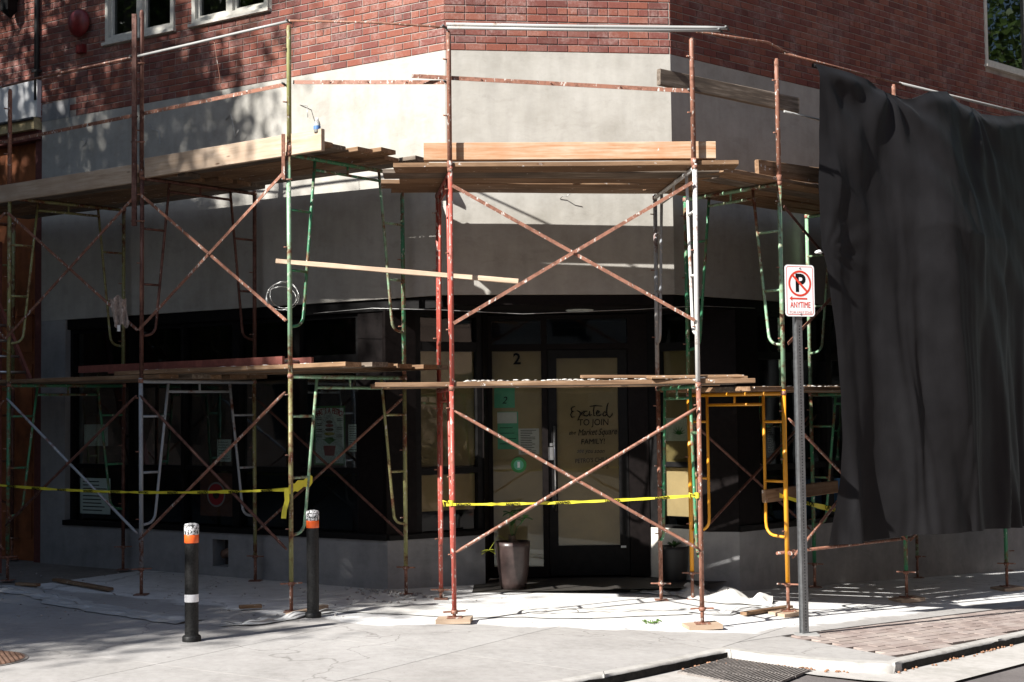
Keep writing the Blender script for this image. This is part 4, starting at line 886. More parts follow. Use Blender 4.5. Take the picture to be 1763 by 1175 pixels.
def deck(a, b_, z, n, o0, o1, where, mats, s0=.0, s1_=.96, th=.042, dz=.0):
    "planks between the frames a and b_, street side first; o0/o1 overhangs"
    A0, A1 = PT[a]; B0, B1 = PT[b_]
    wd = math.hypot(A1[0]-A0[0], A1[1]-A0[1])*(s1_-s0)/n-.012; rr = random.Random(sum(map(ord, where)))
    for i in range(n):
        s_ = s0+(s1_-s0)*(i+.5)/n; pa = v3(lerp2(A0, A1, s_), z); pb = v3(lerp2(B0, B1, s_), z); d = (pb-pa).normalized()
        zz = z+th/2+rr.uniform(0, .006)+dz; up = Vector((0, 0, rr.uniform(-.008, .008)))
        e0 = o0+rr.uniform(-.12, .12); e1 = o1+rr.uniform(-.12, .12)
        q = 'wall-side' if i == n-1 else ORD[i]
        plank(Vector((pa.x, pa.y, zz))-d*e0, Vector((pb.x, pb.y, zz))+d*e1+up, wd, th, mats[i % len(mats)], f"{q} plank of the {where}, counted from the street", roll=rr.uniform(-.02, .02))
PW = ['plank_wood', 'grey_wood', 'plank_wood', 'plank_wood']
deck('L3', 'L2', ZH['L'][1]-.012, 6, 1.6, .22, 'upper deck at the far left', PW)
deck('L2', 'L1', ZH['L'][1]+.03, 6, .1, .32, 'upper deck under the water bottle', PW)
deck('C1', 'C2', ZH['C'][1]-.012, 5, .5, .36, 'upper deck over the shop door', PW, .0, .99)
deck('R1', 'R2', ZH['R'][1]-.012, 5, .75, .2, 'upper deck right of the door bay', PW); deck('R2', 'R3', ZH['R'][1]+.03, 5, .1, .3, 'upper deck behind the black cloth', PW)
deck('L3', 'L2', ZH['L'][0]-.012, 5, 1.6, .3, 'lower deck at the far left', PW); deck('L2', 'L1', ZH['L'][0]+.03, 6, .35, .62, 'lower deck left of the door bay', PW)
deck('C1', 'C2', ZH['C'][0]-.012, 5, .58, .42, 'lower deck in front of the shop door', PW, 0, .99)
for k_, (x0, x1, y) in enumerate(((1.2, 2.02, 12.25), (.62, 2.1, 12.5))): plank((x0, y, ZH['C'][0]+.050+.016*k_), (x1, y+.1, ZH['C'][0]+.052-.0*k_), .22, .025, 'plank_wood', ('short split board lapped on the street edge of the door deck', 'grey lapped board pointing right off the door deck')[k_], roll=.05)
deck('R1', 'R2', ZH['R'][0]-.012, 5, .4, .2, 'lower deck above the yellow frame', PW); deck('R2', 'R3', ZH['R'][0]+.03, 5, .1, .3, 'lower deck behind the black cloth', PW)
# toe boards
def board_px(x0, y0, x1, y1, h_, th, Y0, Y1, mat, label, **k): plank(W(x0, y0, Y0), W(x1, y1, Y1), h_, th, mat, label, name=k.pop('name', 'toe_board'), cat=k.pop('cat', 'board'), group=k.pop('group', 'boards standing on edge on the decks'), edge=True, **k)
board_px(-70, 346, 236, 299, .19, .042, 15.6, 13.98, 'fresh_wood', 'pale board on edge along the far left upper deck')
board_px(252, 290, 556, 241, .20, .045, 13.93, 12.53, 'fresh_wood', 'pale board on edge carrying the small water bottle')
board_px(730, 263, 1231, 260, .155, .09, 12.27, 12.27, 'stained_wood', 'thick orange stained timber on edge over the shop door')
board_px(1303, 289, 1480, 312, .15, .045, 12.98, 14.2, 'plank_wood', 'brown board on edge running behind the cloth at upper right')
board_px(1134, 133, 1373, 182, .145, .05, 12.3, 13.3, 'grey_wood', 'weathered grey board wired up as a rail right of the door bay', name='rail_board', group='guard rails of the scaffolding')
board_px(476, 450, 893, 485, .045, .04, 12.78, 12.25, 'fresh_wood', 'long pale batten tied across between the two scaffolds', name='batten', cat='batten', group='loose timber')
board_px(1315, 855, 1440, 838, .12, .045, 13.2, 13.9, 'plank_wood', 'thick plank end lying in the yellow frame at waist height', name='rail_board', group='loose timber')
# plaster crumbs on the decks
m_ = MB(); rr = random.Random(11)
for _ in range(260):
    s_ = rr.random(); t_ = rr.random()**2; c = rr.choice((0, 1, 2, 2))
    if c == 0: a, b_, z = 'L2', 'L1', ZH['L'][0]+.078
    elif c == 1: a, b_, z = 'R1', 'R2', ZH['R'][0]+.036
    else: a, b_, z = 'C1', 'C2', ZH['C'][0]+.036; t_ *= .5
    pa = lerp2(PT[a][0], PT[a][1], t_*.8+.02); pb = lerp2(PT[b_][0], PT[b_][1], t_*.8+.02); q = lerp2(pa, pb, s_*1.1); r_ = rr.uniform(.005, .02)
    m_.blob((q[0], q[1], z+r_*.1), r_*1.8, r_, r_*.35, .3, 3)
tag(m_.build('plaster_crumbs', MT['plaster_crumbs']), 'white plaster crumbs lying along the lower decks', 'plaster crumbs', kind='stuff')

# ladders
def ladder(p0, p1, wdv, n, label, mat='fibre_red'):
    q = thing('ladder', label, 'ladder', p0); wdv = Vector(wdv)
    for s_ in (0, 1): MB().flat(p0+wdv*s_, p1+wdv*s_, .075, .03, (p1-p0).cross(wdv)).build('side_rail', MT[mat], q)
    for i in range(n): c = p0.lerp(p1, (i+.5)/n); MB().tube([c, c+wdv], .016, 8).build('rung', MT['steel'], q)
    return q
fL = (Vector((-2.03, 12.74, 0))-Vector((-3.71, 13.94, 0))).normalized(); fn = Vector((.6, .8, 0)).normalized()
zz = ZH['L'][0]+.125
pa = W(137, 640, 15.0); pb = W(488, 622, 13.0); pa.z = pb.z = zz
ladder(pa, pb, fn*.38, 9, 'red fibreglass ladder lying flat on the lower left deck')
ladder(Vector((-6.05, 15.9, .1)), Vector((-6.3, 16.6, 3.4)) if False else W(-30, 420, 16.6), Vector((.25, -.15, 0)), 9, 'red ladder leaning at the far left edge')
o0 = W(52, 660, 15.7); ladder(W(52, 655, 15.8), W(-25, 470, 16.3), Vector((-.28, -.2, 0)), 7, 'dull red step ladder standing on the far left deck')

# batten cloths, wires, coil, rag
cl = thing('wire_coil', 'coil of loose grey wire hanging at the post above the right bollard', 'wire coil', W(487, 511, 12.9))
for (cx_, cy_, rx, ry) in ((487, 511, 28, 24), (484, 514, 26, 20), (489, 508, 24, 23)):
    MB().tube([W(cx_+rx*math.cos(a*math.pi/12), cy_+ry*math.sin(a*math.pi/12), 12.88+.05*math.sin(a)) for a in range(25)], .004, 5).build('loop', MT['wire'], cl)
rg = thing('rag', 'dirty pale rag hanging on the upper brace at left', 'rag', W(200, 513, 13.85))
m_ = MB(); rr = random.Random(4)
for i in range(13):
    for j in range(9):
        u_ = i/12; v_ = j/8; x = 187+ (205+6*u_-187)*v_ + 12*v_*(1-u_)+10*u_; y = 512+50*u_+4*math.sin(v_*9)
        m_.v.append(W(x+rr.uniform(-1, 1), y, 13.9+.05*math.sin(v_*14+u_*3)+rr.uniform(-.012, .012)))
for i in range(12):
    for j in range(8): a = i*9+j; m_.f.append((a, a+1, a+10, a+9)); m_.sm.append(True)
m_.build('cloth', MT['rag'], rg); MB().pb(Plane((W(202, 560, 13.83).x, 13.83), (1, 0)), 0, .03, W(202, 571, 13.83).z, W(202, 560, 13.83).z, 0, .003).build('label_tag', MT['white_paper'], rg)
for k_, (P, pts, lab, mt) in enumerate(((PLft, [(142, 240), (150, 246), (147, 255), (156, 250), (160, 242)], 'bent wire stub on the stucco at the far left', 'wire'), (PLft, [(257, 214), (263, 222), (279, 227), (283, 245), (286, 252)], 'bent wire stub left of the second mid rail', 'wire'), (PLft, [(389, 207), (400, 198), (405, 208), (413, 240), (421, 226)], 'zigzag wire stub below the mid rail', 'wire'),
    (PLft, [(517, 181), (534, 184), (540, 205)], 'bent wire stub behind the water bottle', 'wire'), (PCh, [(964, 343), (968, 338), (974, 340), (979, 336)], 'short wire stub on the chamfered wall below the deck', 'wire'))):
    q = thing('wall_wire', lab, 'wire', P.pt(*P.px(*pts[0]), 0)); pp = [P.pt(*P.px(x, y), .005+.09*(i/(len(pts)-1))) for i, (x, y) in enumerate(pts)]
    MB().tube(pp, .0045, 6).build('strand', MT[mt], q)
q = thing('cord', 'thin brown cord hanging down from the silvery top rail', 'cord', W(370, 65, 13.35)); MB().tube([W(368, 65, 13.35), W(373, 100, 13.35), W(378, 130, 13.37), W(381, 162, 13.4)], .003, 5).build('strand', MT['rust'], q)
q = thing('slack_cable', 'thin slack cable strung across under the storefront head', 'cable', W(560, 535, 14.1)); MB().tube([W(540, 540, 14.4), W(640, 531, 13.9), W(760, 534, 13.8), W(900, 541, 13.9), W(1100, 533, 13.95), W(1200, 527, 14.0), W(1300, 531, 14.8)], .003, 5).build('strand', MT['wire'], q)

# water bottle
bb = W(546, 229, 12.56); q = thing('water_bottle', 'small clear water bottle with blue label standing on the toe board', 'bottle', bb)
MB().lathe([(.001, 0), (.030, .002), (.032, .03), (.031, .075), (.026, .10), (.012, .118), (.012, .125)], 14, bb).build('body', MT['bottle'], q); MB().lathe([(.0325, .028), (.0325, .062)], 14, bb).build('wrapper', MT['label_blue'], q); MB().lathe([(.014, .119), (.014, .134), (.001, .134)], 12, bb).build('cap', MT['cap_white'], q)

# caution tape
def tape(pts, label, w_=.048, words=(), fold=None, sgn=1):
    q = thing('caution_tape', label, 'caution tape', pts[0], 'yellow caution tape round the scaffolding'); m_ = MB(); n = len(pts)
    ph = len(label)
    for i, p in enumerate(pts):
        ww = w_*(fold[i] if fold else .75+.25*math.cos(i*.9+ph)*math.cos(i*.37)); an = (0 if fold else .9*noise.noise(Vector((i*.45, ph, 0)))*1.6)
        d_ = (pts[min(n-1, i+1)]-pts[max(0, i-1)]).normalized(); pn = d_.cross(Vector((0, 0, 1))).normalized(); wv_ = Vector((0, 0, 1))*math.cos(an)+pn*math.sin(an)
        m_.v += [p+wv_*ww/2, p-wv_*ww/2]
    for i in range(n-1): m_.f.append((2*i, 2*i+1, 2*i+3, 2*i+2)); m_.sm.append(True)
    m_.build('strip', MT['tape_yellow'], q); return q
def interp(P0, P1, n, sag): return [P0.lerp(P1, i/n)-Vector((0, 0, sag*4*(i/n)*(1-i/n))) for i in range(n+1)]
def tape_text(q, P0, P1, sag, stt, step, body, size, flip=False):
    D = (P1-P0); L_ = D.length; pl = Plane((P0.x, P0.y), (D.x, D.y)); s_ = stt
    while s_ < L_-.1:
        f_ = s_/L_; z = P0.z+(P1.z-P0.z)*f_-sag*4*f_*(1-f_); sl = math.atan2((P1.z-P0.z)-sag*4*(1-2*f_), L_)
        text('lettering', body, size, pl, s_, z, .006, 'ink_black', q, rot=sl+(math.pi if flip else 0), bold=.0012); s_ += step
a, c = W(-40, 832, 15.35), W(497, 843, 12.70); q = tape(interp(a, c, 60, .06), 'yellow caution tape strung along the left scaffold', .036); tape_text(q, a, c, .06, .2, .42, 'CAUTION', .032, True)
p_ = W(497, 843, 12.70)
a, c = W(497, 844, 12.70), W(538, 826, 12.95); m_ = tape(interp(a, c, 8, .0), 'bunched caution tape knot wrapped at the post by the right bollard', .075, fold=[1, 1.3, .9, 1.4, 1.1, .8, 1.2, 1.5, .8]); 
tl = MB(); pts = [W(494, 842, 12.69), W(495, 862, 12.70), W(490, 880, 12.69), W(489, 893, 12.70)]
for i, p in enumerate(pts): tl.v += [p+Vector((-.026, 0, 0)), p+Vector((.02, -.01*(i % 2), 0))]
for i in range(3): tl.f.append((2*i, 2*i+1, 2*i+3, 2*i+2)); tl.sm.append(True)
tl.build('tail', MT['tape_yellow'], m_)
a, c = W(768, 869, 12.12), W(1203, 853, 12.12); q = tape(interp(a, c, 50, .02), 'taut caution tape strung across in front of the shop door', .032); tape_text(q, a, c, .02, .15, .43, 'CAUTION', .028, True)
for i, (x, y, Y) in enumerate(((777, 866, 12.12), (1200, 853, 12.12))):
    m_ = MB(); c_ = W(x, y, Y+.02); m_.lathe([(.024, -.025), (.027, -.008), (.0245, .006), (.027, .022)], 12, c_); m_.tube([c_+Vector((-.02, -.02, 0)), c_+Vector((-.07, -.03, .02)), c_+Vector((-.06, -.02, -.03))], .008, 6); m_.build('knot', MT['tape_yellow'], q)
a, c = W(1342, 853, 13.04), W(1440, 878, 13.9); q = tape(interp(a, c, 12, .01), 'slack caution tape behind the parking sign, under the cloth edge', .055); tape_text(q, a, c, .01, .52, .5, 'CAUTION', .062)

# no parking sign
sb = GP(1388, 1093); sy = sb.y
post = thing('parking_sign', 'white no parking anytime sign with red ring on a perforated steel post', 'road sign', sb)
pd = Plane((sb.x, sb.y), (.80, .6)); ztop = W(1376, 458, sy).z
PS = Plane((sb.x, sb.y), (math.cos(R(24)), math.sin(R(24)))); LN = Vector((-.012, 0, 0))
def sp_(t, z, o): return PS.pt(t, z, o)+LN*0
m_ = MB(); hw = .03
m_.pb(PS, -hw, hw, sb.z-.02, ztop-.02, -.003, .0); m_.pb(PS, -hw, -hw+.003, sb.z-.02, ztop-.02, -.035, -.003); m_.pb(PS, hw-.003, hw, sb.z-.02, ztop-.02, -.035, -.003)
m_.pb(PS, -hw-.012, -hw, sb.z-.02, ztop-.02, -.038, -.035); m_.pb(PS, hw, hw+.012, sb.z-.02, ztop-.02, -.038, -.035)
m_.build('post', MT['post_steel'], post)
m_ = MB(); z = sb.z+.04
while z < ztop-.5: m_.pb(PS, -.005, .005, z-.006, z+.006, .0005, .001); z += .0254
tag(m_.build('hole', MT['pit'], post), kind='stuff')
MB().box(sb.x-.1, sb.x+.1, sb.y-.07, sb.y+.07, sb.z-.004, sb.z+.01).build('foot_plate', MT['galvanised'], post)
# plate with rounded corners
scx = W(1375.5, 501, sy); Wd, Hd = .29, .445; sgn = post; Q = Plane((scx.x, sy), (math.cos(R(20)), math.sin(R(20)))); zc = scx.z
def rrect(P, w_, h_, r, o0, o1, tc=0, zc_=0):
    pts = []
    for (sx_, sz_, a0) in ((1, 1, 0), (-1, 1, 90), (-1, -1, 180), (1, -1, 270)):
        for k_ in range(6): a = R(a0+18*k_); pts.append((tc+sx_*(w_/2-r)+r*math.cos(a), zc_+sz_*(h_/2-r)+r*math.sin(a)))
    n = len(pts); m_ = MB(); m_.add([P.pt(t, z, o1) for t, z in pts]+[P.pt(t, z, o0) for t, z in pts], [tuple(range(n)), tuple(reversed(range(n, 2*n)))]+[(i, n+i, n+(i+1) % n, (i+1) % n) for i in range(n)]); return m_
rrect(Q, Wd, Hd, .03, .012, .0145, 0, zc).build('plate', MT['sign_white'], post)
def ringm(P, ro, ri, tc, zc_, o, n=40, sx=1, sz=1):
    m_ = MB(); m_.v = [P.pt(tc+r_*math.cos(2*math.pi*i/n)*sx, zc_+r_*math.sin(2*math.pi*i/n)*sz, o) for r_ in (ro, ri) for i in range(n)]; m_.f = [(i, (i+1) % n, n+(i+1) % n, n+i) for i in range(n)]; m_.sm = [False]*n; return m_
# border line
def ringrect(P, w_, h_, r, lw, o, zc_):
    def pl_(w_, h_, r): return [(sx_*(w_/2-r)+r*math.cos(R(a0+18*k_)), zc_+sz_*(h_/2-r)+r*math.sin(R(a0+18*k_))) for (sx_, sz_, a0) in ((1, 1, 0), (-1, 1, 90), (-1, -1, 180), (1, -1, 270)) for k_ in range(6)]
    a = pl_(w_, h_, r); c = pl_(w_-2*lw, h_-2*lw, r-lw); n = len(a); m_ = MB(); m_.v = [P.pt(t, z, o) for t, z in a+c]; m_.f = [(i, (i+1) % n, n+(i+1) % n, n+i) for i in range(n)]; m_.sm = [False]*n; return m_
ringrect(Q, Wd-.028, Hd-.028, .022, .0045, .0152, zc).build('border', MT['sign_red'], post)
rc = zc+.062; ringm(Q, .113, .095, 0, rc, .0158).build('ring', MT['sign_red'], post)
text('lettering', 'P', .215, Q, .003, rc-.003, .0152, 'ink_black', post, sx=.95, bold=.006)
m_ = MB(); m_.add([Q.pt(-.076, rc+.062, .0166), Q.pt(-.062, rc+.076, .0166), Q.pt(.076, rc-.062, .0166), Q.pt(.062, rc-.076, .0166)], [(0, 3, 2, 1)]); m_.build('slash', MT['sign_red'], post)
az = zc-.068; MB().add([Q.pt(-.104, az, .0158), Q.pt(-.078, az-.022, .0158), Q.pt(-.078, az-.007, .0158), Q.pt(.07, az-.009, .0158), Q.pt(.07, az+.005, .0158), Q.pt(-.078, az+.007, .0158), Q.pt(-.078, az+.022, .0158)], [(0, 1, 2, 3, 4, 5, 6)]).build('arrow', MT['sign_red'], post)
text('lettering', 'ANYTIME', .072, Q, .002, zc-.125, .0156, 'sign_red', post, sx=.66); text('lettering', 'TOW AWAY ZONE', .034, Q, .002, zc-.188, .0156, 'sign_pale', post, sx=.74)
for z in (zc+.196, zc-.2): onwall_lathe(Q, 0, z, [(.007, .014), (.007, .02), (.001, .021)], 8).build('bolt', MT['steel'], post)

# bollards
def bollard(px, pyb, pyt, label):
    b0 = GP(px, pyb); sc = b0.y/F; h_ = (pyb-pyt)*sc; r_ = .054
    q = thing('bollard', label, 'bollard', b0, 'black reflective bollards on the sidewalk')
    MB().lathe([(r_+.02, 0), (r_+.02, .035), (r_+.012, .045), (r_, .05)], 20, b0).build('base_ring', MT['bollard_black'], q)
    MB().lathe([(r_, .03), (r_, h_*.86)], 24, b0).build('tube', MT['bollard_black'], q)
    zc_ = b0.z+h_; MB().lathe([(r_+.001, -.085), (r_+.004, -.08), (r_+.004, -.01), (r_-.004, .0), (.02, .006), (.001, .006)], 24, (b0.x, b0.y, zc_)).build('cap', MT['bollard_cap'], q)
    MB().lathe([(r_+.0015, -.15), (r_+.0025, -.148), (r_+.0025, -.087), (r_+.0015, -.085)], 24, (b0.x, b0.y, zc_)).build('orange_band', MT['reflector_orange'], q)
    MB().lathe([(r_+.0015, h_*.335), (r_+.0025, h_*.337), (r_+.0025, h_*.397), (r_+.0015, h_*.40)], 24, b0).build('white_band', MT['reflector_white'], q)
    return q
m, t, b = newmat('bollard_cap', rough=.6); ge = N(t, 'NewGeometry'); t.links.new(ramp(t, nz(t, ge.outputs['Position'], 55, 4, .7), [(.46, (.02, .02, .02)), (.52, (.6, .6, .6))]), b.inputs['Base Color'])
bollard(330, 1104, 905, 'black bollard with white-speckled cap standing alone at front left'); bq = bollard(539, 1063, 882, 'black bollard beside the scaffold post, right of the two')
for c in bq.children:
    if c.name.startswith('white_band'): bpy.data.objects.remove(c); break

# planters
def planter(px, py, r_, h_, mat, label):
    b0 = GP(px, py); q = thing('planter', label, 'planter', b0)
    MB().lathe([(.001, .0), (r_*.72, .0), (r_*.8, h_*.15), (r_*.93, h_*.5), (r_, h_*.9), (r_*1.02, h_), (r_*.92, h_), (r_*.9, h_*.9)], 28, b0).build('pot', MT[mat], q); MB().lathe([(r_*.9, h_*.92), (.001, h_*.95)], 20, b0).build('soil', MT['soil'], q)
    return q, b0
def leafm(m_, base, d, l_, w_, curl=.3):
    d = Vector(d).normalized(); sd_ = d.cross(Vector((0, 0, 1))); sd_ = sd_.normalized() if sd_.length > .01 else Vector((1, 0, 0)); n = 5; b0 = len(m_.v)
    for i in range(n+1):
        u_ = i/n; c = base+d*l_*u_+Vector((0, 0, -curl*l_*u_*u_)); ww = w_*math.sin(math.pi*min(.97, u_*.9+.08))*(1+.25*(i % 2)); m_.v += [c-sd_*ww/2+Vector((0, 0, .01)), c, c+sd_*ww/2+Vector((0, 0, .01))]
    for i in range(n): a = b0+i*3; m_.f += [(a, a+1, a+4, a+3), (a+1, a+2, a+5, a+4)]; m_.sm += [True]*2
pq, b0 = planter(884, 1015, .175, .49, 'pot_brown', 'tall brown glazed pot with lobed-leaf plant beside the door')
top = b0+Vector((0, 0, .47)); MB().blob(top+Vector((.0, 0, .03)), .05, .05, .05, .5, 5).build('stem_base', MT['bark'], pq)
rr = random.Random(8)
for k_, (dx, dz, mt) in enumerate(((.13, .26, 'leaf_dark'), (.05, .33, 'leaf_dark'), (-.03, .31, 'leaf_dark'), (.02, .24, 'leaf_dark'), (-.25, -.07, 'leaf_yellow'))):
    tip = top+Vector((dx, rr.uniform(-.06, .02), dz)); m1 = MB().tube([top, top.lerp(tip, .5)+Vector((-.02, 0, .04 if dz > 0 else .12)), tip], .0035, 5); m1.build('stalk', MT['leaf_yellow' if mt == 'leaf_yellow' else 'leaf_dark'], pq)
    for s_ in range(4): m_ = MB(); leafm(m_, tip, (math.cos(s_*1.5+k_), -.3*math.sin(s_*2), .25*math.sin(s_*1.7+k_)), .075, .06, .3); m_.build('leaf', MT[mt], pq)
pq, b0 = planter(1162, 1012, .15, .44, 'pot_black', 'black pot in shade behind the scaffold leg right of the door'); top = b0+Vector((0, 0, .42))
for s_ in range(8): m_ = MB(); leafm(m_, top, (math.cos(s_*.8), math.sin(s_*.8)*.5, .9), .10, .03, .2); m_.build('leaf', MT['leaf_dark'], pq)

# ------------------------------------------------------------------ sheets on the ground
def ground_sheet(pts_px, width, label, mat, name='plastic_sheet', amp=.03, n=50, seed=1, wj=.0):
    ps = [GP(*p) for p in pts_px]; L_ = [0]
    for a, c in zip(ps, ps[1:]): L_.append(L_[-1]+(c-a).length)
    m_ = MB(); nj = 22; rr = random.Random(seed)
    for i in range(n+1):
        s_ = L_[-1]*i/n; k_ = 0
        while k_ < len(ps)-2 and s_ > L_[k_+1]: k_ += 1
        f_ = (s_-L_[k_])/(L_[k_+1]-L_[k_]); c = ps[k_].lerp(ps[k_+1], f_); d = (ps[k_+1]-ps[k_]).normalized(); nn = Vector((-d.y, d.x, 0))
        for j in range(nj+1):
            wv_ = width*(1+.35*noise.noise(Vector((s_*1.5, seed, 0)))); o = (j/nj-.5)*wv_; q = c+nn*o+nn*.06*noise.noise(Vector((s_*4, j*.3, seed)))
            e = math.sin(math.pi*j/nj); z = amp*abs(noise.noise(Vector((q.x*3, q.y*4, seed)))+.35*noise.noise(Vector((q.x*8, q.y*9, seed))))*(.1+e)*1.5+.008
            m_.v.append(Vector((q.x, q.y, G(q.x)+z)))
    for i in range(n):
        for j in range(nj): a = i*(nj+1)+j; m_.f.append((a, a+nj+1, a+nj+2, a+1)); m_.sm.append(True)
    o = m_.build(name, MT[mat]); tag(o, label, 'sheeting'); return o
ground_sheet([(-20, 1012), (60, 1022), (130, 1042), (240, 1060), (330, 1072)], .34, 'long strip of dusty plastic sheet lying across the shaded sidewalk at left', 'plastic_sheet', amp=.035, n=90)
ground_sheet([(380, 1078), (440, 1076), (500, 1066), (566, 1054)], .13, 'crumpled plastic scrap at the foot of the right bollard', 'plastic_sheet', amp=.06, n=40, seed=3)
ground_sheet([(1180, 1022), (1250, 1035), (1330, 1040)], .5, 'white cloth heap on the ground between rusty and yellow legs', 'drop_cloth', name='drop_cloth', amp=.10, n=60, seed=5)
ground_sheet([(600, 1046), (800, 1056), (1000, 1058), (1160, 1050)], .62, 'wide white dust cloth spread flat over the pavement before the door', 'drop_cloth', name='drop_cloth', amp=.016, n=150, seed=21)
ground_sheet([(1170, 1052), (1240, 1058), (1330, 1046)], .2, 'creased plastic strip behind the front foot right of the door', 'plastic_sheet', amp=.05, n=40, seed=6)
ground_sheet([(810, 1000), (850, 995)], .3, 'grey cloth bundle beside the tall brown pot', 'drop_cloth', name='drop_cloth', amp=.09, n=20, seed=8)
ground_sheet([(925, 994), (1010, 990), (1110, 996)], .24, 'thin crumpled sheet along the door threshold', 'plastic_sheet', amp=.035, n=40, seed=9)
ground_sheet([(1085, 1020), (1170, 1026)], .16, 'clear plastic bunched round the wall side foot right of the door', 'plastic_sheet', amp=.07, n=30, seed=10)
# rubble
m_ = MB(); rr = random.Random(12)
for _ in range(520):
    c = rr.random()
    if c < .45: px, py = rr.gauss(700, 45), rr.gauss(1017, 9)
    elif c < .8: px, py = rr.uniform(0, 700), rr.uniform(968, 1068)
    else: px, py = rr.uniform(780, 1400), rr.uniform(1000, 1060)
    if py > 1072 or py < 965: continue
    q = GP(px, py); s_ = rr.uniform(.004, .016)*(1.3 if c < .45 else .8)
    if PLft.N.dot(q-PLft.S) < .05: continue
    m_.blob((q.x, q.y, G(q.x)+s_*.4), s_*1.3, s_, s_*.7, .4, 3)
tag(m_.build('rubble', MT['debris']), 'grey plaster rubble and grit scattered round the scaffold feet', 'rubble', kind='stuff')
m_ = MB(); rr = random.Random(13)
for _ in range(28):
    q = GP(rr.gauss(1124, 9), rr.gauss(1073, 2)); leafm(m_, q, (rr.uniform(-1, 1), rr.uniform(-1, 1), .6), .03, .012)
tag(m_.build('weeds', MT['weed']), 'small tuft of green weeds in the pavement joint', 'weeds', kind='stuff')
for k_, (a, c, lab) in enumerate((((30, 1010), (66, 1012), 'dark wood scrap on the shaded ground at far left'), ((95, 1003), (190, 1020), 'thin broken lath lying behind the plastic strip'), ((412, 1052), (450, 1050), 'short dark stick lying in front of the bollards'), ((497, 1065), (560, 1050), 'pale rolled scrap at the right bollard foot'), ((1280, 1062), (1360, 1050), 'pale board scrap at the yellow frame foot'))):
    p0, p1 = GP(*a), GP(*c); plank(p0+Vector((0, 0, .03)), p1+Vector((0, 0, .03)), .07, .03, 'plank_wood' if k_ != 3 else 'fresh_wood', lab, name='wood_scrap', cat='wood scrap', group='wood scraps on the sidewalk')

# ------------------------------------------------------------------ black cloth
def pl_at(pl, s):
    for (a, va), (b_, vb) in zip(pl, pl[1:]):
        if s <= b_:
            f_ = (s-a)/(b_-a); return va+(vb-va)*f_
    return pl[-1][1]
SF = Plane((2.545, 13.1), (1.53, 1.5))
left = [(0, 1402), (.1, 1401), (.25, 1399), (.38, 1404), (.42, 1413), (.55, 1428), (.68, 1437), (.78, 1441), (.86, 1437), (.93, 1428), (1, 1416)]
topc = [(1400, 110), (1450, 124), (1490, 138), (1520, 158), (1550, 171), (1572, 171), (1600, 158), (1628, 158), (1650, 178), (1690, 196), (1720, 201), (1763, 199), (1840, 214), (1900, 222)]
botc = [(1400, 937), (1430, 938), (1480, 933), (1500, 932), (1560, 920), (1640, 917), (1763, 904), (1900, 890)]
m_ = MB(); NU, NV = 260, 150
for i in range(NU+1):
    for j in range(NV+1):
        u_, v_ = i/NU, j/NV
        x = 1400+(1880-1400)*u_; lx = pl_at(left, v_); x = lx+(1880-lx)*u_
        yt = pl_at(topc, x); yb = pl_at(botc, x); y = yt+(yb-yt)*v_
        tt, z = SF.px(x, y, .13); tilt = 0
        for _ in range(4):
            tilt = (.36*(tt-.5*(math.sqrt((tt-1.95)**2+.05)+(tt-1.95)))+.02 - .20*.5*(math.sqrt((tt-1.95)**2+.05)+(tt-1.95)))*(.5+.5*min(1, v_/.3)); tilt = max(-.02, tilt); tt, z = SF.px(x, y, .13+tilt)
        base = SF.pt(tt, z, .13)
        s_ = tt
        # folds: pleats that open downwards, drag folds from the hung points, fine creases
        w1 = noise.noise(Vector((s_*.9, v_*1.3, 5)))*1.4; g1 = math.sin(s_*4.1+.9*math.sin(v_*3)+1.2+w1); g2 = math.sin(s_*11+2.6*math.sin(v_*2.2+s_)+noise.noise(Vector((s_*2, v_*2, 0)))*4); g3 = math.sin(s_*26+3*noise.noise(Vector((s_*2.5, v_*1.6, 9)))*4)
        lo = .16+1.0*max(0, (v_-.30)/.7)
        ph = s_/.95+.35*noise.noise(Vector((s_*.8, v_*1.5, 21)))+.16*math.sin(v_*3.1)+.35; ph -= math.floor(ph); ph = 1-ph; sw = (1-(ph-.2)/.8) if ph > .2 else .5-.5*math.cos(math.pi*ph/.2)
        sa = .055*(.2+.8*min(1, v_/.3))*(.2+.9*v_)
        f_0 = sa*(sw+.0)
        f_ = f_0+.04*g1*lo+.034*g2*lo+.004*g3*lo
        f_ += .045*noise.noise(Vector((s_*.9, v_*1.3, 3)))+.014*noise.noise(Vector((s_*2.8, v_*5, 1)))
        a_ = s_*.8+v_*3.4*1.0; dg = noise.noise(Vector(((s_*.6-v_*3.0)*3.6, (s_+v_*2)*1.0, 7))); f_ += .042*dg*math.exp(-((v_-.27)/.2)**2)
        for (s0, v0, st_, am, nf) in ((1.35, -.02, .8, .034, 9), (0.3, .0, .6, .022, 8), (3.1, .0, .9, .03, 7)):
            rd = math.hypot(s_-s0, (v_-v0)*4.3); f_ += am*math.sin(math.atan2((v_-v0)*4.3, s_-s0)*nf+2*noise.noise(Vector((s_, v_*3, 11))))*math.exp(-rd*st_)*min(1, rd*2.5)
        rd2 = math.hypot(s_-.30, (v_-.39)*4.3); f_ += .010*math.sin(math.atan2((v_-.39)*4.3, s_-.28)*13)*math.exp(-rd2*2.6)*min(1, rd2*6)
        f_ *= min(1, u_*14+.12); f_ += .06+.003*noise.noise(Vector((s_*9, v_*30, 2)))
        roll_ = .05*math.exp(-(v_/.015)**2)
        m_.v.append(base+SF.N*(max(-.03, f_)+tilt-roll_))
for i in range(NU):
    for j in range(NV): a = i*(NV+1)+j; m_.f.append((a, a+1, a+NV+2, a+NV+1)); m_.sm.append(True)
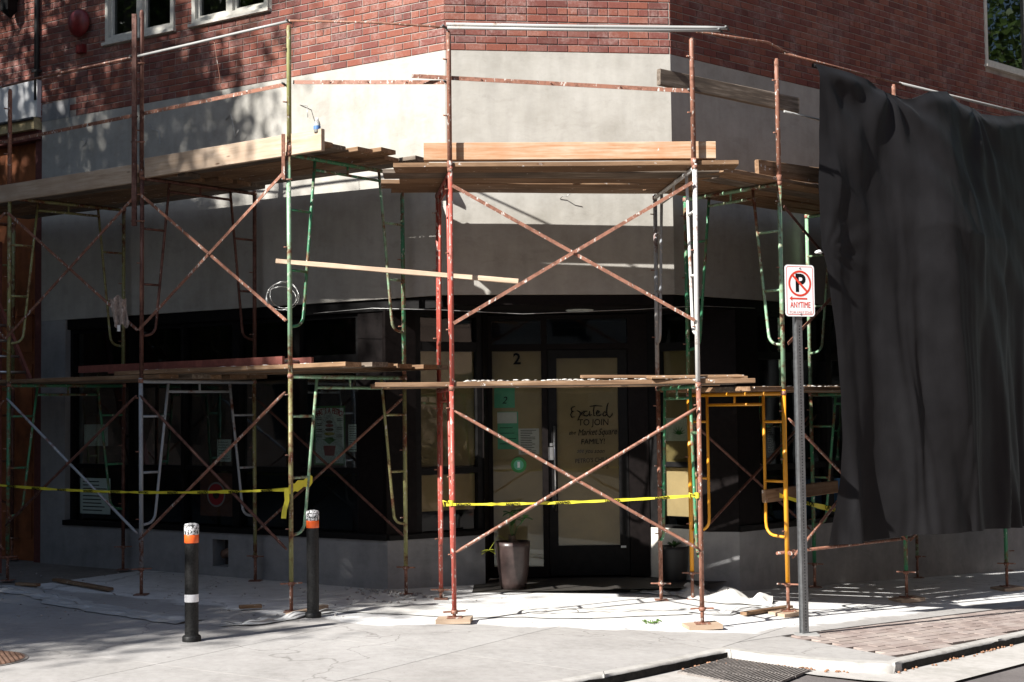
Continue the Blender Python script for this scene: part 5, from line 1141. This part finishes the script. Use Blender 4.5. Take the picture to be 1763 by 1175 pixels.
ct = thing('black_cloth', 'large black cloth hung with folds over the right-hand scaffold', 'cloth sheet', SF.pt(1.5, .5, 0)); m_.build('sheet', MT['black_cloth'], ct)
MB().tube([SF.pt(SF.px(1400+i*10, pl_at(topc, 1400+i*10)+3, .06)[0], SF.px(1400+i*10, pl_at(topc, 1400+i*10)+3, .06)[1], .06+.02*math.sin(i)) for i in range(0, 48)], .022, 8).build('rolled_hem', MT['black_cloth'], ct)
kn = W(1409, 434, SF.pt(SF.px(1407, 434, .25)[0], 0, .25).y); m_ = MB(); m_.blob(kn, .035, .03, .018, .5, 5); m_.build('tie', MT['cap_white'], ct)

# ------------------------------------------------------------------ street behind the camera: trees and buildings that shade and reflect
def tree(base, h_, crown_c, rad, nleaf, label, seed, leaf=.13, clumps=60, sg=.13):
    rr = random.Random(seed); q = thing('street_tree', label, 'tree', base, 'street trees round the crossing'); base = Vector(base); cc = Vector(crown_c)
    tr = MB(); tr.tube([base, base.lerp(cc, .35)+Vector((.1, .05, 0)), base.lerp(cc, .7), cc], [.2, .16, .11, .05], 10); tr.build('trunk', MT['bark'], q)
    cs = []
    for _ in range(clumps):
        while True:
            d = Vector((rr.uniform(-1, 1), rr.uniform(-1, 1), rr.uniform(-1, 1)))
            if .25 < d.length < 1: break
        cs.append(cc+Vector((d.x*rad[0], d.y*rad[1], d.z*rad[2])))
    lm = MB()
    for c in cs[:26]: lm.tube([base.lerp(cc, rr.uniform(.45, .9)), (base.lerp(cc, .8)+c)/2+Vector((0, 0, .2)), c], [.05, .03, .012], 6)
    lm.build('limb', MT['bark'], q)
    m_ = MB()
    for _ in range(nleaf):
        c = rr.choice(cs); p = c+Vector((rr.gauss(0, 1), rr.gauss(0, 1), rr.gauss(0, .8)))*rad[0]*sg
        a = Vector((rr.gauss(0, 1), rr.gauss(0, 1), rr.gauss(0, 1))).normalized(); b_ = a.cross(Vector((rr.gauss(0, 1), rr.gauss(0, 1), rr.gauss(0, 1)))).normalized(); s_ = leaf*rr.uniform(.6, 1.3)
        n = len(m_.v); m_.v += [p-a*s_*.5, p+b_*s_*.32, p+a*s_*.5, p-b_*s_*.32]; m_.f.append((n, n+1, n+2, n+3)); m_.sm.append(False)
    tag(m_.build('crown', MT['leaf'], q), kind='stuff')
ea = Vector((math.cos(PSI), -math.sin(PSI), 0)); eb = Vector((math.sin(PSI)*math.sin(ELEV), math.cos(PSI)*math.sin(ELEV), math.cos(ELEV)))
def sunpos(a, b_, s): return ea*a+eb*b_-L_dir*s
c1 = sunpos(-17.1, 8.7, 10.5)
tree((c1.x+.5, c1.y-.5, 0), 12, c1, (4.5, 4.5, 4.7), 42000, 'leafy street tree left of the photo that dapples the left wall', 1, .15, 170, .078)
c2 = sunpos(-14.9, 2.4, 11.5)
tree((c2.x+.3, c2.y-.3, 0), 9, c2, (4.6, 4.6, 3.4), 105000, 'second leafy street tree left of the photo, shading the pavement', 6, .15, 280, .1)
c4 = sunpos(-15.6, -1.6, 12)
tree((c4.x, c4.y, 0), 9, c4, (4.4, 4.4, 3.4), 22000, 'fourth leafy tree, added unseen at left to shade the nearer ground', 9, .28, 160, .12)  # added out of view to keep sun off the ground at front left
c5 = sunpos(-22.5, 1.0, 12)
tree((c5.x, c5.y, 0), 9, c5, (4.8, 4.8, 4.2), 22000, 'fifth leafy tree, added unseen at far left to shade the square', 10, .28, 160, .12)  # extra unseen crown, lowers the ambient light on the left wall
c6 = sunpos(-9.9, -4.6, 12)
tree((c6.x, c6.y, 0), 9, c6, (4.6, 4.6, 4.0), 22000, 'sixth leafy tree, added unseen beside the camera to cut bounced light', 11, .28, 160, .12)  # filler crown out of view, darkens the ground that lights the left wall
c7 = sunpos(-14.0, -6.5, 12)
tree((c7.x, c7.y, 0), 9, c7, (4.6, 4.6, 4.0), 18000, 'seventh leafy tree, added unseen behind the camera to cut bounced light', 12, .3, 160, .12)  # another unseen filler crown against light bounced from the ground
c8 = sunpos(-14.7, 5.7, 13.5)
tree((c8.x, c8.y, 0), 9, c8, (3.1, 3.1, 2.5), 36000, 'eighth leafy street tree, between the others at left, shading the lower deck', 13, .15, 150, .12)
c3 = sunpos(-23.0, 7, 9)
tree((c3.x, c3.y, 0), 9, c3, (4.6, 4.6, 4.6), 40000, 'third leafy tree, added unseen farther left to cut bounced light', 8, .2, 160)  # unseen tree added only to reduce bounce at the left
tree((20, 23, -1), 14, (20, 23, 10), (5.5, 5.5, 5.5), 30000, 'green street tree down the side street at right', 2, .2, 120)
tree((14, 26, -1), 10, (26, 30, 8), (5, 5, 4.5), 8000, 'second green street tree farther down the side street', 3, .3)
tree((-19, 22, 0), 10, (-19, 21, 6.5), (3.5, 3.5, 3.2), 7000, 'green street tree past the neighbouring shopfront', 4, .28)
tree((12, -9, -.5), 10, (12, -9, 6.5), (4.5, 4.5, 3.6), 7000, 'green street tree across the crossing', 5, .3)
def far_building(x0, x1, y0, y1, h_, mat, label):
    q = thing('far_building', label, 'building', ((x0+x1)/2, (y0+y1)/2, 0), 'buildings on the other sides of the crossing'); MB().box(x0, x1, y0, y1, -2, h_).build('wall', MT[mat], q)
    nx = max(2, int((x1-x0)/3.2)); ny = max(2, int((y1-y0)/3.2))
    for fl in range(int(h_//3.4)):
        z = 1+fl*3.4; m_ = MB()
        for i in range(nx):
            c = x0+(i+.5)*(x1-x0)/nx
            for yy in (y0-.02, y1+.0): m_.box(c-.7, c+.7, yy, yy+.02, z, z+1.9)
        for i in range(ny):
            c = y0+(i+.5)*(y1-y0)/ny
            for xx in (x0-.02, x1+.0): m_.box(xx, xx+.02, c-.7, c+.7, z, z+1.9)
        m_.build('window_row', MT['far_glass'], q)
far_building(-30, -8, -40, -30, 9, 'far_wall', 'brown brick building behind the camera at left'); far_building(-6, 20, -30, -20, 15, 'far_pale', 'pale building behind the camera'); far_building(22, 36, -20, 16, 15, 'far_wall', 'brown brick building across the side street'); far_building(-44, -27, -8, 23, 14, 'far_wall', 'dark building far left across the square')
far_building(-40, -25, 24, 44, 12, 'far_wall', 'brown brick building beyond the left trees')
